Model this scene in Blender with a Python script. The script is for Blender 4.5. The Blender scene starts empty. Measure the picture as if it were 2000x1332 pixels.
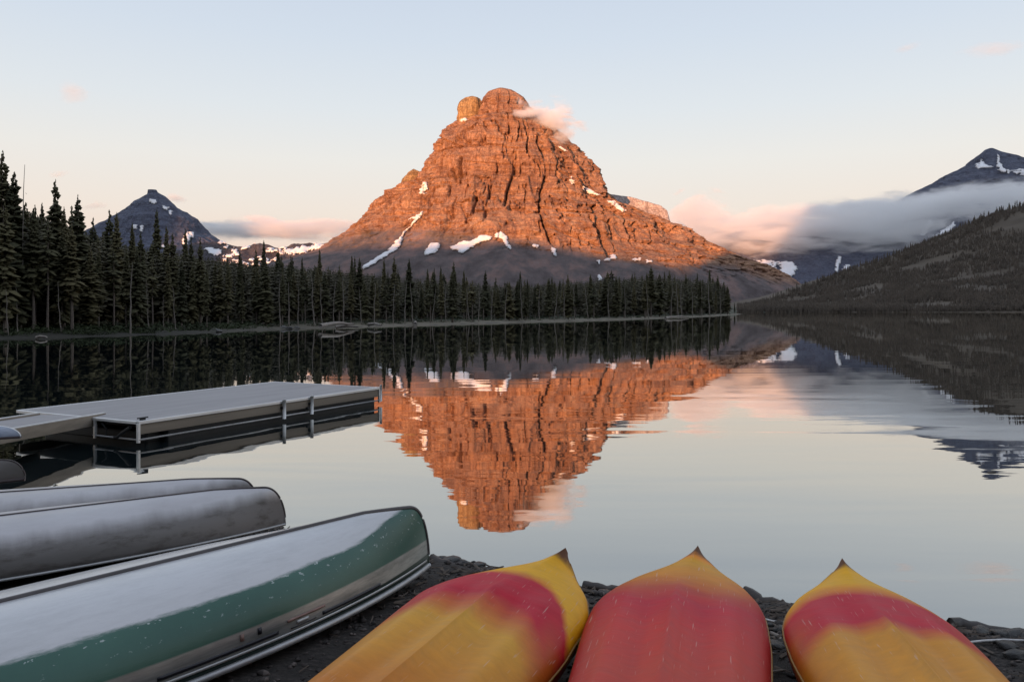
import bpy, bmesh, math, random
import numpy as np
from mathutils import Vector, Matrix

R = math.radians
random.seed(7)
rng = np.random.default_rng(7)

# ------------------------------------------------------------------ camera
F = 1556.0          # focal length in pixels of the 2000 px wide photograph (28 mm)
HZ = 607.0          # row of the horizon
CAMZ = 2.4          # camera above the water (which is z = 0)
scene = bpy.context.scene
cam_d = bpy.data.cameras.new('camera')
cam = bpy.data.objects.new('camera', cam_d)
scene.collection.objects.link(cam)
cam.location = (0, 0, CAMZ)
cam.rotation_euler = (R(90), 0, 0)
cam_d.sensor_width = 36.0
cam_d.lens = 28.0
cam_d.shift_y = -(666.0 - HZ) / 2000.0
cam_d.clip_start = 0.05
cam_d.clip_end = 90000
scene.camera = cam

# ------------------------------------------------------------------ light
SUN_EL, SUN_AZ = 4.0, 24.0       # sun low behind the camera, 24 degrees to its left
world = bpy.data.worlds.new('World')
scene.world = world
world.use_nodes = True
wn, wl = world.node_tree.nodes, world.node_tree.links
wn.clear()
w_out = wn.new('ShaderNodeOutputWorld')
w_bg = wn.new('ShaderNodeBackground')
w_sky = wn.new('ShaderNodeTexSky')
w_sky.sky_type = 'NISHITA'
w_sky.sun_disc = False
w_sky.sun_elevation = R(SUN_EL)
w_sky.sun_rotation = R(180 + SUN_AZ)
w_sky.air_density = 1.0
w_sky.dust_density = 1.0
w_sky.ozone_density = 1.5
SKY_MIX = 0.9
w_tc = wn.new('ShaderNodeTexCoord')
w_sep = wn.new('ShaderNodeSeparateXYZ')
w_ramp = wn.new('ShaderNodeValToRGB')       # the pale rose-to-blue dawn sky, the same all the way round
w_mix = wn.new('ShaderNodeMix'); w_mix.data_type = 'RGBA'
wl.new(w_tc.outputs['Generated'], w_sep.inputs[0])
wl.new(w_sep.outputs['Z'], w_ramp.inputs[0])
def lin(r, g, b):
    f = lambda c: c / 12.92 if c <= 0.04045 else ((c + 0.055) / 1.055) ** 2.4
    return (f(r / 255), f(g / 255), f(b / 255), 1)
SKY_STR = 0.1
stops = [(0.0, (228, 192, 178)), (0.05, (235, 205, 190)), (0.085, (236, 216, 202)), (0.12, (235, 223, 212)),
         (0.18, (231, 228, 223)), (0.24, (220, 225, 229)), (0.32, (207, 217, 229)), (0.42, (194, 206, 224)), (1.0, (190, 200, 219))]
el = w_ramp.color_ramp.elements
while len(el) > 1: el.remove(el[-1])
el[0].position = 0.0
for i, (p, c) in enumerate(stops):
    e = el[0] if i == 0 else el.new(p)
    k = lin(*c)
    e.color = (k[0], k[1], k[2], 1)
w_gain = wn.new('ShaderNodeMix'); w_gain.data_type = 'RGBA'; w_gain.blend_type = 'MULTIPLY'
w_gain.inputs[0].default_value = 1.0
g = 1.0 / SKY_STR
w_gain.inputs[7].default_value = (g, g, g, 1)
wl.new(w_ramp.outputs[0], w_gain.inputs[6])
w_mix.inputs[0].default_value = SKY_MIX
wl.new(w_sky.outputs[0], w_mix.inputs[6])
wl.new(w_gain.outputs[2], w_mix.inputs[7])
wl.new(w_mix.outputs[2], w_bg.inputs[0])
w_bg.inputs[1].default_value = SKY_STR
wl.new(w_bg.outputs[0], w_out.inputs[0])

sd = bpy.data.lights.new('sun', 'SUN')
sun = bpy.data.objects.new('sun', sd)
scene.collection.objects.link(sun)
sd.energy = 6.9
sd.angle = R(0.5)
sd.color = (1.0, 0.445, 0.20)
SUND = Vector((math.sin(R(SUN_AZ)) * math.cos(R(SUN_EL)), math.cos(R(SUN_AZ)) * math.cos(R(SUN_EL)), -math.sin(R(SUN_EL))))
sun.rotation_euler = SUND.to_track_quat('-Z', 'Y').to_euler()

scene.view_settings.view_transform = 'Standard'
scene.view_settings.look = 'None'
scene.view_settings.exposure = 0.2
scene.view_settings.gamma = 1.0
scene.view_settings.use_curve_mapping = False
scene.render.engine = 'CYCLES'
cy = scene.cycles
cy.max_bounces = 12; cy.diffuse_bounces = 2; cy.glossy_bounces = 4; cy.transmission_bounces = 2
cy.volume_bounces = 10; cy.transparent_max_bounces = 8
cy.caustics_reflective = False; cy.caustics_refractive = False
cy.volume_step_rate = 1.0; cy.volume_max_steps = 256
cy.use_denoising = True

# ------------------------------------------------------------------ helpers
COL = scene.collection
def unp(px, py, z=None, Y=None):
    """pixel of the photograph -> world point, at height z or at depth Y"""
    if Y is None: Y = (CAMZ - z) * F / (py - HZ)
    return ((px - 1000) / F * Y, Y, CAMZ - (py - HZ) / F * Y)
def tag(o, label=None, cat=None, group=None, kind=None):
    if label: o['label'] = label
    if cat: o['category'] = cat
    if group: o['group'] = group
    if kind: o['kind'] = kind
    return o
def empty(name, loc=(0, 0, 0), rz=0.0):
    o = bpy.data.objects.new(name, None)
    COL.objects.link(o); o.location = loc; o.rotation_euler = (0, 0, rz)
    o.empty_display_size = 0.1
    return o
def mesh_np(name, verts, faces, mat=None, parent=None, smooth=True, attrs=None):
    """verts (n,3); faces: (m,3) or (m,4) array, or a list of lists"""
    me = bpy.data.meshes.new(name)
    verts = np.asarray(verts, dtype=np.float32)
    if isinstance(faces, np.ndarray):
        n, k = faces.shape
        me.vertices.add(len(verts)); me.vertices.foreach_set('co', verts.ravel())
        me.loops.add(n * k); me.loops.foreach_set('vertex_index', faces.astype(np.int32).ravel())
        me.polygons.add(n)
        me.polygons.foreach_set('loop_start', np.arange(0, n * k, k, dtype=np.int32))
        me.polygons.foreach_set('loop_total', np.full(n, k, dtype=np.int32))
        me.update(calc_edges=True); me.validate()
    else:
        me.from_pydata([tuple(map(float, v)) for v in verts], [], [list(f) for f in faces])
    if smooth: me.polygons.foreach_set('use_smooth', np.ones(len(me.polygons), dtype=bool))
    if mat: me.materials.append(mat)
    if attrs:
        for k, v in attrs.items():
            a = me.attributes.new(k, 'FLOAT', 'POINT'); a.data.foreach_set('value', np.asarray(v, dtype=np.float32))
    o = bpy.data.objects.new(name, me)
    COL.objects.link(o)
    if parent: o.parent = parent
    return o
class MB:
    """collects boxes, tubes and so on, then links them as one mesh"""
    def __init__(s): s.v = []; s.f = []
    def add(s, vs, fs):
        b = len(s.v); s.v += [tuple(map(float, v)) for v in vs]; s.f += [[b + i for i in f] for f in fs]
    def box(s, c, size, rot=0.0):
        x, y, z = [d / 2 for d in size]; ca, sa = math.cos(rot), math.sin(rot); vs = []
        for dx, dy, dz in ((-x,-y,-z),(x,-y,-z),(x,y,-z),(-x,y,-z),(-x,-y,z),(x,-y,z),(x,y,z),(-x,y,z)):
            vs.append((c[0] + dx*ca - dy*sa, c[1] + dx*sa + dy*ca, c[2] + dz))
        s.add(vs, [(0,3,2,1),(4,5,6,7),(0,1,5,4),(1,2,6,5),(2,3,7,6),(3,0,4,7)])
    def beam(s, a, b, w, h):
        """box along a->b, w across, h high"""
        a, b = Vector(a), Vector(b); d = (b - a).normalized()
        side = d.cross(Vector((0, 0, 1)))
        side = side.normalized() if side.length > 1e-4 else Vector((1, 0, 0))
        up = side.cross(d).normalized(); vs = []
        for p in (a, b):
            for sx, sz in ((-1,-1),(1,-1),(1,1),(-1,1)): vs.append(p + side*sx*w/2 + up*sz*h/2)
        s.add(vs, [(0,1,2,3),(7,6,5,4),(0,4,5,1),(1,5,6,2),(2,6,7,3),(3,7,4,0)])
    def tube(s, pts, rad, n=8, cap=True):
        pts = [Vector(p) for p in pts]; rs = rad if isinstance(rad, (list, tuple)) else [rad] * len(pts)
        rings = []; vs = []
        for i, p in enumerate(pts):
            d = (pts[min(i+1, len(pts)-1)] - pts[max(i-1, 0)]).normalized()
            ref = Vector((0, 0, 1)) if abs(d.z) < 0.9 else Vector((1, 0, 0))
            a = d.cross(ref).normalized(); b = a.cross(d).normalized()
            for k in range(n):
                t = 2 * math.pi * k / n; vs.append(p + (a * math.cos(t) + b * math.sin(t)) * rs[i])
        fs = []
        for i in range(len(pts) - 1):
            for k in range(n):
                k2 = (k + 1) % n; fs.append((i*n+k, i*n+k2, (i+1)*n+k2, (i+1)*n+k))
        if cap: fs.append(tuple(range(n))); fs.append(tuple((len(pts)-1)*n + k for k in reversed(range(n))))
        s.add(vs, fs)
    def build(s, name, mat, parent=None, smooth=False, bevel=0):
        o = mesh_np(name, s.v, s.f, mat, parent, smooth)
        if bevel:
            m = o.modifiers.new('bevel', 'BEVEL'); m.width = bevel; m.segments = 2; m.limit_method = 'ANGLE'
        return o
# value noise in numpy
def _h(ix, iy, iz, seed):
    n = (ix.astype(np.int64) * 374761393 + iy.astype(np.int64) * 668265263 + iz.astype(np.int64) * 2147483647 + seed * 974711) & 0xffffffff
    n = ((n ^ (n >> 13)) * 1274126177) & 0xffffffff
    n = ((n ^ (n >> 16)) * 2246822519) & 0xffffffff
    n = n ^ (n >> 15)
    return (n & 0xffffff) / float(0xffffff)
def vnoise(x, y, z=None, seed=0):
    x = np.asarray(x, float); y = np.asarray(y, float)
    z = np.zeros_like(x) if z is None else np.asarray(z, float)
    ix, iy, iz = np.floor(x), np.floor(y), np.floor(z)
    fx, fy, fz = x - ix, y - iy, z - iz
    fx, fy, fz = [t*t*t*(t*(t*6-15)+10) for t in (fx, fy, fz)]
    r = 0
    for dx in (0, 1):
        for dy in (0, 1):
            for dz in (0, 1):
                w = (fx if dx else 1-fx) * (fy if dy else 1-fy) * (fz if dz else 1-fz)
                r = r + w * _h(ix+dx, iy+dy, iz+dz, seed)
    return r * 2 - 1
def fbm(x, y, z=None, oct=5, seed=0, gain=0.5):
    a, r, t = 1.0, 0, 0
    z = np.zeros_like(np.asarray(x, float)) if z is None else z
    for o in range(oct):
        r = r + a * vnoise(x * 2**o + 17.3*o, y * 2**o + 5.1*o, z * 2**o, seed + o); t += a; a *= gain
    return r / t
def ridged(x, y, z=None, oct=5, seed=0):
    a, r, t = 1.0, 0, 0
    z = np.zeros_like(np.asarray(x, float)) if z is None else z
    for o in range(oct):
        r = r + a * (1 - 2*np.abs(vnoise(x * 2**o + 7.7*o, y * 2**o + 3.1*o, z * 2**o, seed + o))); t += a; a *= 0.5
    return r / t

# ------------------------------------------------------------------ materials
def mat_new(name):
    m = bpy.data.materials.new(name); m.use_nodes = True
    nt = m.node_tree
    return m, nt.nodes, nt.links, nt.nodes['Principled BSDF']
def N(nodes, t, **kw):
    n = nodes.new(t)
    for k, v in kw.items(): setattr(n, k, v)
    return n
def ramp(nodes, links, src, stops, interp='LINEAR'):
    r = nodes.new('ShaderNodeValToRGB'); e = r.color_ramp.elements; r.color_ramp.interpolation = interp
    e[0].position, e[1].position = stops[0][0], stops[-1][0]
    e[0].color = (*stops[0][1][:3], 1); e[1].color = (*stops[-1][1][:3], 1)
    for p, c in stops[1:-1]:
        x = e.new(p); x.color = (*c[:3], 1)
    links.new(src, r.inputs[0]); return r.outputs[0]
def noise(nodes, links, vec, scale, detail=6, rough=0.55, stretch=(1, 1, 1), dist=0.0):
    mp = nodes.new('ShaderNodeMapping'); mp.inputs['Scale'].default_value = stretch
    links.new(vec, mp.inputs[0])
    n = nodes.new('ShaderNodeTexNoise'); n.inputs['Scale'].default_value = scale
    n.inputs['Detail'].default_value = detail; n.inputs['Roughness'].default_value = rough; n.inputs['Distortion'].default_value = dist
    links.new(mp.outputs[0], n.inputs['Vector']); return n.outputs['Fac']
def mixc(nodes, links, fac, a, b, mode='MIX'):
    m = nodes.new('ShaderNodeMix'); m.data_type = 'RGBA'; m.blend_type = mode
    for s, i in ((fac, 0), (a, 6), (b, 7)):
        if hasattr(s, 'is_linked'): links.new(s, m.inputs[i])
        elif i == 0: m.inputs[0].default_value = s
        else: m.inputs[i].default_value = (*s[:3], 1)
    return m.outputs[2]
def mth(nodes, links, op, a, b=None, c=None, clamp=False):
    m = nodes.new('ShaderNodeMath'); m.operation = op; m.use_clamp = clamp
    for i, s in enumerate((a, b, c)):
        if s is None: continue
        if hasattr(s, 'is_linked'): links.new(s, m.inputs[i])
        else: m.inputs[i].default_value = s
    return m.outputs[0]
def bump(nodes, links, h, dist, strength=1.0):
    b = nodes.new('ShaderNodeBump'); b.inputs['Distance'].default_value = dist; b.inputs['Strength'].default_value = strength
    links.new(h, b.inputs['Height']); return b.outputs[0]
def objco(nodes): return nodes.new('ShaderNodeTexCoord').outputs['Object']
def simple(name, col, rough=0.8, metal=0.0, var=0.25, scale=4.0, bmp=0.0, stretch=(1, 1, 1)):
    m, n, l, b = mat_new(name); co = objco(n)
    f = noise(n, l, co, scale, 7, 0.6, stretch)
    lo = [c * (1 - var) for c in col]; hi = [min(1, c * (1 + var)) for c in col]
    l.new(ramp(n, l, f, [(0.3, lo), (0.7, hi)]), b.inputs['Base Color'])
    b.inputs['Roughness'].default_value = rough; b.inputs['Metallic'].default_value = metal
    if bmp: l.new(bump(n, l, f, bmp), b.inputs['Normal'])
    return m

def rock_mat(name, cols, scree, zs, strata=0.02, bd=8.0, mean=1.0, xslope=0.0):
    """layered rock above height zs (m), grey scree below; object coordinates are metres"""
    m, n, l, b = mat_new(name); co = objco(n)
    sep = n.new('ShaderNodeSeparateXYZ'); l.new(co, sep.inputs[0])
    wob = noise(n, l, co, 0.0016 * mean, 5)
    band = noise(n, l, co, strata * 1.6 * mean, 7, 0.75, (0.05, 0.05, 1.0), 0.6)
    streak = noise(n, l, co, 0.016 * mean, 6, 0.65, (1, 1, 0.13), 0.4)
    c1 = ramp(n, l, band, [(0.34, cols[0]), (0.46, cols[1]), (0.56, cols[2]), (0.68, cols[3])])
    c2 = ramp(n, l, streak, [(0.36, cols[0]), (0.5, cols[2]), (0.66, cols[3])])
    c = mixc(n, l, 0.5, c1, c2)
    c = mixc(n, l, ramp(n, l, wob, [(0.42, (0, 0, 0)), (0.62, (.6, .6, .6))]), c, cols[1])
    # dark joints: thin lines where the rock is split, upright ones and bedding planes
    j1 = noise(n, l, co, 0.022 * mean, 5, 0.6, (1, 1, 0.22), 0.6); j2 = noise(n, l, co, 0.020 * mean, 6, 0.65, (0.16, 0.16, 1.1), 0.8); j3 = noise(n, l, co, 0.06 * mean, 4, 0.6, (1, 1, .5), .5)
    jl = None
    for jn, wd in ((j1, .028), (j2, .024), (j3, .035)):
        q = ramp(n, l, mth(n, l, 'ABSOLUTE', mth(n, l, 'SUBTRACT', jn, .5)), [(0.0, (.60,.52,.54)), (wd, (1, 1, 1))])
        jl = q if jl is None else mixc(n, l, 1.0, jl, q, 'MULTIPLY')
    c = mixc(n, l, 0.7, c, jl, 'MULTIPLY')
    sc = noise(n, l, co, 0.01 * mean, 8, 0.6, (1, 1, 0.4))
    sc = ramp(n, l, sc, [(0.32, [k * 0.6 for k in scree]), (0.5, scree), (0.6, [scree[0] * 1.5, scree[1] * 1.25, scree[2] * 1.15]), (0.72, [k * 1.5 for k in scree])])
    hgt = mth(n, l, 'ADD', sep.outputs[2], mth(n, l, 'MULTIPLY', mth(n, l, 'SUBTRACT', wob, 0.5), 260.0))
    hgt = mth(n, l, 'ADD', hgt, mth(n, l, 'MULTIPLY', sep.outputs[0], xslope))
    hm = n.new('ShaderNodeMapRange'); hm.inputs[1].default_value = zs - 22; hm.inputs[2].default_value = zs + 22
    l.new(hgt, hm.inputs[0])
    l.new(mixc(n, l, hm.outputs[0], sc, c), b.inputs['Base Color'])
    fine = noise(n, l, co, 0.04 * mean, 10, 0.78, (1, 1, 0.5), 0.3)
    hh = mth(n, l, 'ADD', mth(n, l, 'MULTIPLY', fine, 0.7), mth(n, l, 'MULTIPLY', band, 0.7))
    hh = mth(n, l, 'ADD', hh, mth(n, l, 'MULTIPLY', jl, .22))
    hh = mth(n, l, 'MULTIPLY', hh, mth(n, l, 'MULTIPLY_ADD', hm.outputs[0], 0.75, 0.25))
    l.new(bump(n, l, hh, bd * 3), b.inputs['Normal'])
    b.inputs['Roughness'].default_value = 0.95; b.inputs['Specular IOR Level'].default_value = 0.1
    return m
M = {}
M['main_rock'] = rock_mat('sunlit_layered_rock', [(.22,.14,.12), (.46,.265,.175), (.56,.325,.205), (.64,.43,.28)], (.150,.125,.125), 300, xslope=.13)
M['tower_rock'] = rock_mat('tawny_summit_rock', [(.28,.19,.12), (.48,.33,.17), (.58,.39,.19), (.62,.45,.25)], (.2,.15,.1), -900)
M['haze_blue_rock'] = rock_mat('hazy_slate_rock', [(.11,.125,.175), (.15,.165,.225), (.18,.20,.265), (.22,.24,.30)], (.15,.165,.215), 0)  # distance haze put into the colour: rock made bluer and paler
M['dusted_rock'] = rock_mat('snow_dusted_rock', [(.36,.29,.27), (.58,.48,.45), (.74,.66,.63), (.8,.75,.72)], (.3,.28,.28), 0)
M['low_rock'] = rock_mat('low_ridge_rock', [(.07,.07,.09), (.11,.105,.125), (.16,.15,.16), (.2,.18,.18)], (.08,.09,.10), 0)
M['snow'] = simple('snow', (.80,.80,.83), 0.7, var=0.06, scale=0.02)
M['shade_ridge_rock'] = rock_mat('unseen_ridge_rock', [(.06,.06,.05), (.09,.09,.07), (.12,.11,.09), (.15,.13,.11)], (.07,.08,.06), 500)
WAVE = (0.016, 0.0018, 0.04)
# ------------------------------------------------------------------ mountains
def mono(pts):
    """sorted by row: returns arrays (y, x) for interpolation"""
    p = sorted(pts, key=lambda q: q[1]); return np.array([q[1] for q in p], float), np.array([q[0] for q in p], float)
def loft_peak(name, left, right, D, depth, mat, nz=260, nt=420, power=2.3, disp=None, ybot=604.0, parent=None, y_shift=0.0, front=0.62):
    """A peak as a stack of horizontal sections: each as wide as the outline at its height, `depth` times as deep."""
    ly, lx = mono(left); ry, rx = mono(right)
    ytop = max(ly[0], ry[0])
    lev = np.linspace(0, 1, nz)
    ys = ybot + (ytop - ybot) * lev
    xl = np.interp(ys, ly, lx); xr = np.interp(ys, ry, rx)
    z = (HZ - ys) / F * D + CAMZ
    cx = ((xl + xr) / 2 - 1000) / F * D; a = (xr - xl) / 2 / F * D
    a = np.maximum(a, 3.0)
    if callable(depth): b = depth(z, a)
    else: b = a * depth
    # columns of points, most of them on the side that faces the lake
    nf = int(nt * front)
    th = np.concatenate([np.linspace(np.pi, 2*np.pi, nf, endpoint=False), np.linspace(0, np.pi, nt - nf, endpoint=False)])
    T, Z = np.meshgrid(th, z); A = a[:, None]; B = b[:, None]
    c, s = np.cos(T), np.sin(T)
    ex = 2.0 / power
    X0 = A * np.sign(c) * np.abs(c) ** ex; Y0 = B * np.sign(s) * np.abs(s) ** ex
    nx, ny = c / np.maximum(A, 1), s / np.maximum(B, 1); nl = np.hypot(nx, ny); nx, ny = nx / nl, ny / nl
    r = disp(X0 + cx[:, None], Y0, Z, A, T) if disp else 0.0
    # keep the tip closed
    fade = np.clip((1 - lev) * 14, 0, 1)[:, None]
    r = r * fade
    X = X0 + nx * r + cx[:, None]; Y = Y0 + ny * r + D
    Zz = Z + 0 * X
    V = np.stack([X, Y, Zz], -1).reshape(-1, 3)
    idx = np.arange(nz * nt).reshape(nz, nt)
    i0 = idx[:-1]; i1 = idx[1:]
    Fc = np.stack([i0, np.roll(i0, -1, 1), np.roll(i1, -1, 1), i1], -1).reshape(-1, 4)
    top = np.array([[cx[-1], D, z[-1] + 3.0]])
    V = np.concatenate([V, top]); ti = len(V) - 1
    capq = np.stack([idx[-1], np.roll(idx[-1], -1), np.full(nt, ti), np.full(nt, ti)], -1)
    V = np.vstack([V]); 
    o = mesh_np(name, V, Fc, mat, parent)
    # cap as triangles
    bm = bmesh.new(); bm.from_mesh(o.data); bm.verts.ensure_lookup_table()
    for k in range(nt):
        try: bm.faces.new((bm.verts[int(idx[-1, k])], bm.verts[int(idx[-1, (k+1) % nt])], bm.verts[ti]))
        except ValueError: pass
    bm.to_mesh(o.data); bm.free()
    return o, V, Fc
def ridge_range(name, prof, D, Wf, Wb, mat, nx=400, nv=160, zbase=-3.0, disp=None, p=1.0, parent=None, slant=0.0):
    """A ridge whose crest runs across at depth D with the given outline; slopes Wf deep to the front, Wb to the back."""
    px = np.array([q[0] for q in prof], float); py = np.array([q[1] for q in prof], float)
    xs = np.linspace(px[0], px[-1], nx)
    Xc = (xs - 1000) / F * D; H = (HZ - np.interp(xs, px, py)) / F * D + CAMZ
    v = np.linspace(-1, 1, nv); v = np.sign(v) * np.abs(v) ** 1.1
    XX, VV = np.meshgrid(Xc, v)
    HH = np.repeat(H[None], nv, 0)
    Yo = np.where(VV < 0, VV * Wf, VV * Wb)
    t = 1 - np.abs(VV)
    Z = zbase + (HH - zbase) * (t ** p)
    Y = D + Yo + slant * XX
    if disp is not None:
        dz, dx, dy = disp(XX, Y, Z, t)
        Z = Z + dz * np.clip(t * 4, 0, 1); XX = XX + dx; Y = Y + dy
    V = np.stack([XX, Y, Z], -1).reshape(-1, 3)
    idx = np.arange(nv * nx).reshape(nv, nx)
    Fc = np.stack([idx[:-1, :-1], idx[:-1, 1:], idx[1:, 1:], idx[1:, :-1]], -1).reshape(-1, 4)
    o = mesh_np(name, V, Fc, mat, parent)
    return o, V, Fc
def in_poly(px, py, poly):
    inside = np.zeros(len(px), bool); n = len(poly)
    for i in range(n):
        x1, y1 = poly[i]; x2, y2 = poly[(i+1) % n]
        if y1 == y2: continue
        c = ((y1 > py) != (y2 > py)) & (px < (x2 - x1) * (py - y1) / (y2 - y1) + x1)
        inside ^= c
    return inside
def snow_on(V, Fc, polys, parent, lift=7.0, rough=2.0, holes=()):
    """patches of snow lying on a slope: the slope's own faces under each patch, lifted and closed with a rim"""
    P = V[Fc].mean(1)
    e1 = V[Fc[:, 1]] - V[Fc[:, 0]]; e2 = V[Fc[:, 3]] - V[Fc[:, 0]]
    nrm = np.cross(e1, e2); ln = np.linalg.norm(nrm, axis=1); ln[ln == 0] = 1; nrm /= ln[:, None]
    px = P[:, 0] / P[:, 1] * F + 1000; py = HZ - (P[:, 2] - CAMZ) / P[:, 1] * F
    jx = fbm(P[:, 0] / 25, P[:, 2] / 12, P[:, 1] / 40, 4, 11) * rough * 2
    jy = fbm(P[:, 0] / 30 + 50, P[:, 2] / 12, P[:, 1] / 40, 4, 21) * rough * 2
    face = ((nrm[:, 1] * P[:, 1] + nrm[:, 0] * P[:, 0]) < 0)     # slopes turned towards the lake
    flip = not face.mean() > 0.5
    n_out = nrm
    toward = -(P - np.array([0, 0, CAMZ])); toward /= np.linalg.norm(toward, axis=1)[:, None]
    sgn = np.sign((nrm * toward).sum(1)); sgn[sgn == 0] = 1
    vis = np.abs((nrm * toward).sum(1)) > 0.02
    ymin = V[:, 1].mean()
    for poly in polys:
        m = in_poly(px + jx, py + jy, poly) & (P[:, 1] < ymin + 400)
        for h in holes: m &= ~in_poly(px + jx, py + jy, h)
        if m.sum() < 2: continue
        ff = Fc[m]; used, inv = np.unique(ff.ravel(), return_inverse=True)
        ff2 = inv.reshape(-1, 4)
        vv = V[used].copy()
        off = np.zeros_like(vv); cnt = np.zeros(len(vv))
        nn = nrm[m] * (-1 if False else 1)
        up = nn * sgn[m][:, None]
        for k in range(4): np.add.at(off, ff2[:, k], up); np.add.at(cnt, ff2[:, k], 1)
        off /= np.maximum(cnt, 1)[:, None]
        edge = cnt < 4
        tp = vv + off * lift * np.where(edge, 0.35, 1.0)[:, None] + np.array([0, -lift * 0.4, lift * .3])
        o = mesh_np('snow_patch', np.concatenate([tp, vv - off * 2]), np.concatenate([ff2]), M['snow'], parent)
        sm = o.modifiers.new('thick', 'SOLIDIFY'); sm.thickness = 2.0

CLEFTS = [(2.6, 60, [(904,312),(899,338),(893,354)]), (2.2, 45, [(886,330),(884,352)]), (2.4, 55, [(930,385),(923,415)]), (2.0, 30, [(890,385),(878,420)]),
 (2.6, 60, [(1002,345),(992,372),(986,400)]), (2.2, 55, [(1068,345),(1058,380),(1054,405),(1062,440),(1078,475)]), (1.8, 30, [(1030,360),(1026,395)]), (2.0, 32, [(960,360),(950,400),(946,430)]),
 (5.0, 60, [(1162,405),(1168,440),(1178,470),(1192,500)]), (2.6, 45, [(1192,430),(1200,465)]), (2.6, 40, [(1245,435),(1250,470)]), (2.0, 35, [(1225,425),(1230,455)]),
 (2.2, 26, [(1055,405),(1100,412),(1160,416)]), (2.4, 28, [(1062,440),(1110,458),(1170,480)]), (1.8, 22, [(850,262),(900,288),(960,282),(1010,292)]), (2.0, 26, [(1040,255),(1075,272),(1105,300)]),
 (1.8, 24, [(900,400),(915,440),(908,452)]), (1.6, 22, [(820,300),(880,292),(905,286)]), (1.8, 26, [(1022,232),(1030,270),(1028,300)]), (2.0, 24, [(1090,330),(1130,352),(1175,395)]), (1.6, 20, [(740,420),(800,415),(850,440)])]
def main_disp(X, Y, Z, A, T):
    cliff = np.clip((Z - np.interp(X, [-400, 300, 900], [250, 200, 90])) / 110, 0, 1)
    arc = X / 1.0
    # big buttresses, gullies that run down the face, strata ledges, broken rock
    but = fbm(X / 420 + 3.1, Y / 420, Z / 1500, 3, 3) * 60
    warp = fbm(X / 160, Y / 160, Z / 260, 3, 8) * 40
    gul = ridged((X + warp) / 120, Y / 120, Z / 620, 4, 5)
    gul = (gul - 0.3) * 42
    zz = Z + fbm(X / 300, Y / 300, Z / 200, 3, 31) * 30 + 0.03 * X
    led = 0
    for per, amp, ph in ((118, 10, 0.2), (53, 7, 0.6), (19, 4.5, 0.1)):
        q = (zz / per + ph) % 1.0
        led = led + amp * (0.5 - q) * np.clip(0.5 + 1.5 * fbm(X / 130, Y / 130, Z / 60, 3, int(per)), 0, 1.6)
    crack = np.clip(ridged((X + warp * 0.6) / 46 + 9, Y / 46, Z / 330, 3, 15) - 0.5, 0, 1) * -75
    fine = fbm(X / 22, Y / 22, Z / 26, 4, 77) * 9
    up = but * (0.35 + 0.65 * cliff) * np.clip(A / 300, 0.15, 1) + (gul + led + crack + fine) * cliff * np.clip(A / 150, 0.3, 1)
    # the clefts, chutes and ledges that show on the face: (width, depth, path)
    px = 1000 + X / (4000 + Y) * F; py = HZ - (Z - CAMZ) / (4000 + Y) * F
    carve = 0
    for wd, dp, path in CLEFTS:
        best = np.full(X.shape, 1e9)
        for (x1, y1), (x2, y2) in zip(path[:-1], path[1:]):
            dx, dy = x2 - x1, y2 - y1; tt_ = np.clip(((px - x1) * dx + (py - y1) * dy) / (dx * dx + dy * dy), 0, 1)
            best = np.minimum(best, np.hypot(px - x1 - tt_ * dx, py - y1 - tt_ * dy))
        carve = carve - 0.8 * dp * np.exp(-(best / wd) ** 2)
    carve = np.where(Y < 40, carve, 0)
    cone = np.clip(1 - np.abs(px - 990) / np.maximum((py - 462) * 1.25, 1), 0, 1) * np.clip((py - 462) / 30, 0, 1) * 60
    up = up + carve + np.where(Y < 0, cone, 0)
    low = (1 - cliff) * (fbm(X / 240, Y / 300, Z / 300, 4, 44) * 46 + ridged(X / 70, Y / 200, Z / 300, 4, 47) * 13 + fbm(X / 24, Y / 50, Z / 50, 4, 45) * 7)
    return up + low
left = [(972,173),(952,181),(942,192),(935,210),(926,234),(896,240),(872,262),(852,290),(836,320),(821,345),(808,362),(780,368),(750,383),
        (735,400),(712,432),(680,460),(640,487),(600,502),(540,518),(470,545),(380,604)]
right = [(985,173),(1002,178),(1020,190),(1031,203),(1052,225),(1085,262),(1104,283),(1130,306),(1160,340),(1190,382),(1210,402),(1250,420),
         (1300,440),(1340,455),(1380,480),(1430,503),(1480,523),(1512,540),(1545,560),(1600,588),(1640,604)]
def main_depth(z, a): return a * np.interp(z, [0, 250, 500, 900, 1120], [0.66, 0.60, 0.66, 0.8, 0.8])
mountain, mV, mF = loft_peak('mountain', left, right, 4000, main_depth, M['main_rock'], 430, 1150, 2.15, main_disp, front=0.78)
tag(mountain, kind='structure', label='sunlit red rock mountain standing beyond the forested point, a cloud at its summit')
def small_disp(k):
    def f(X, Y, Z, A, T):
        return fbm(X / 40, Y / 40, Z / 60, 4, k) * 12 + ridged(X / 30, Y / 30, Z / 120, 3, k + 1) * 7
    return f
tower, _, _ = loft_peak('summit_tower', [(918,189),(906,193),(899,202),(896,214),(895,236),(893,252)], [(926,189),(936,194),(941,205),(942,252)],
                        3985, 0.9, M['tower_rock'], 50, 90, 2.6, small_disp(5), ybot=252, parent=mountain)
spire, _, _ = loft_peak('rock_spire', [(806,331),(797,338),(786,352),(778,372),(770,392)], [(810,331),(818,336),(820,347),(824,392)],
                        4060, 0.8, M['tower_rock'], 40, 70, 2.3, small_disp(9), ybot=392, parent=mountain)
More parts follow.
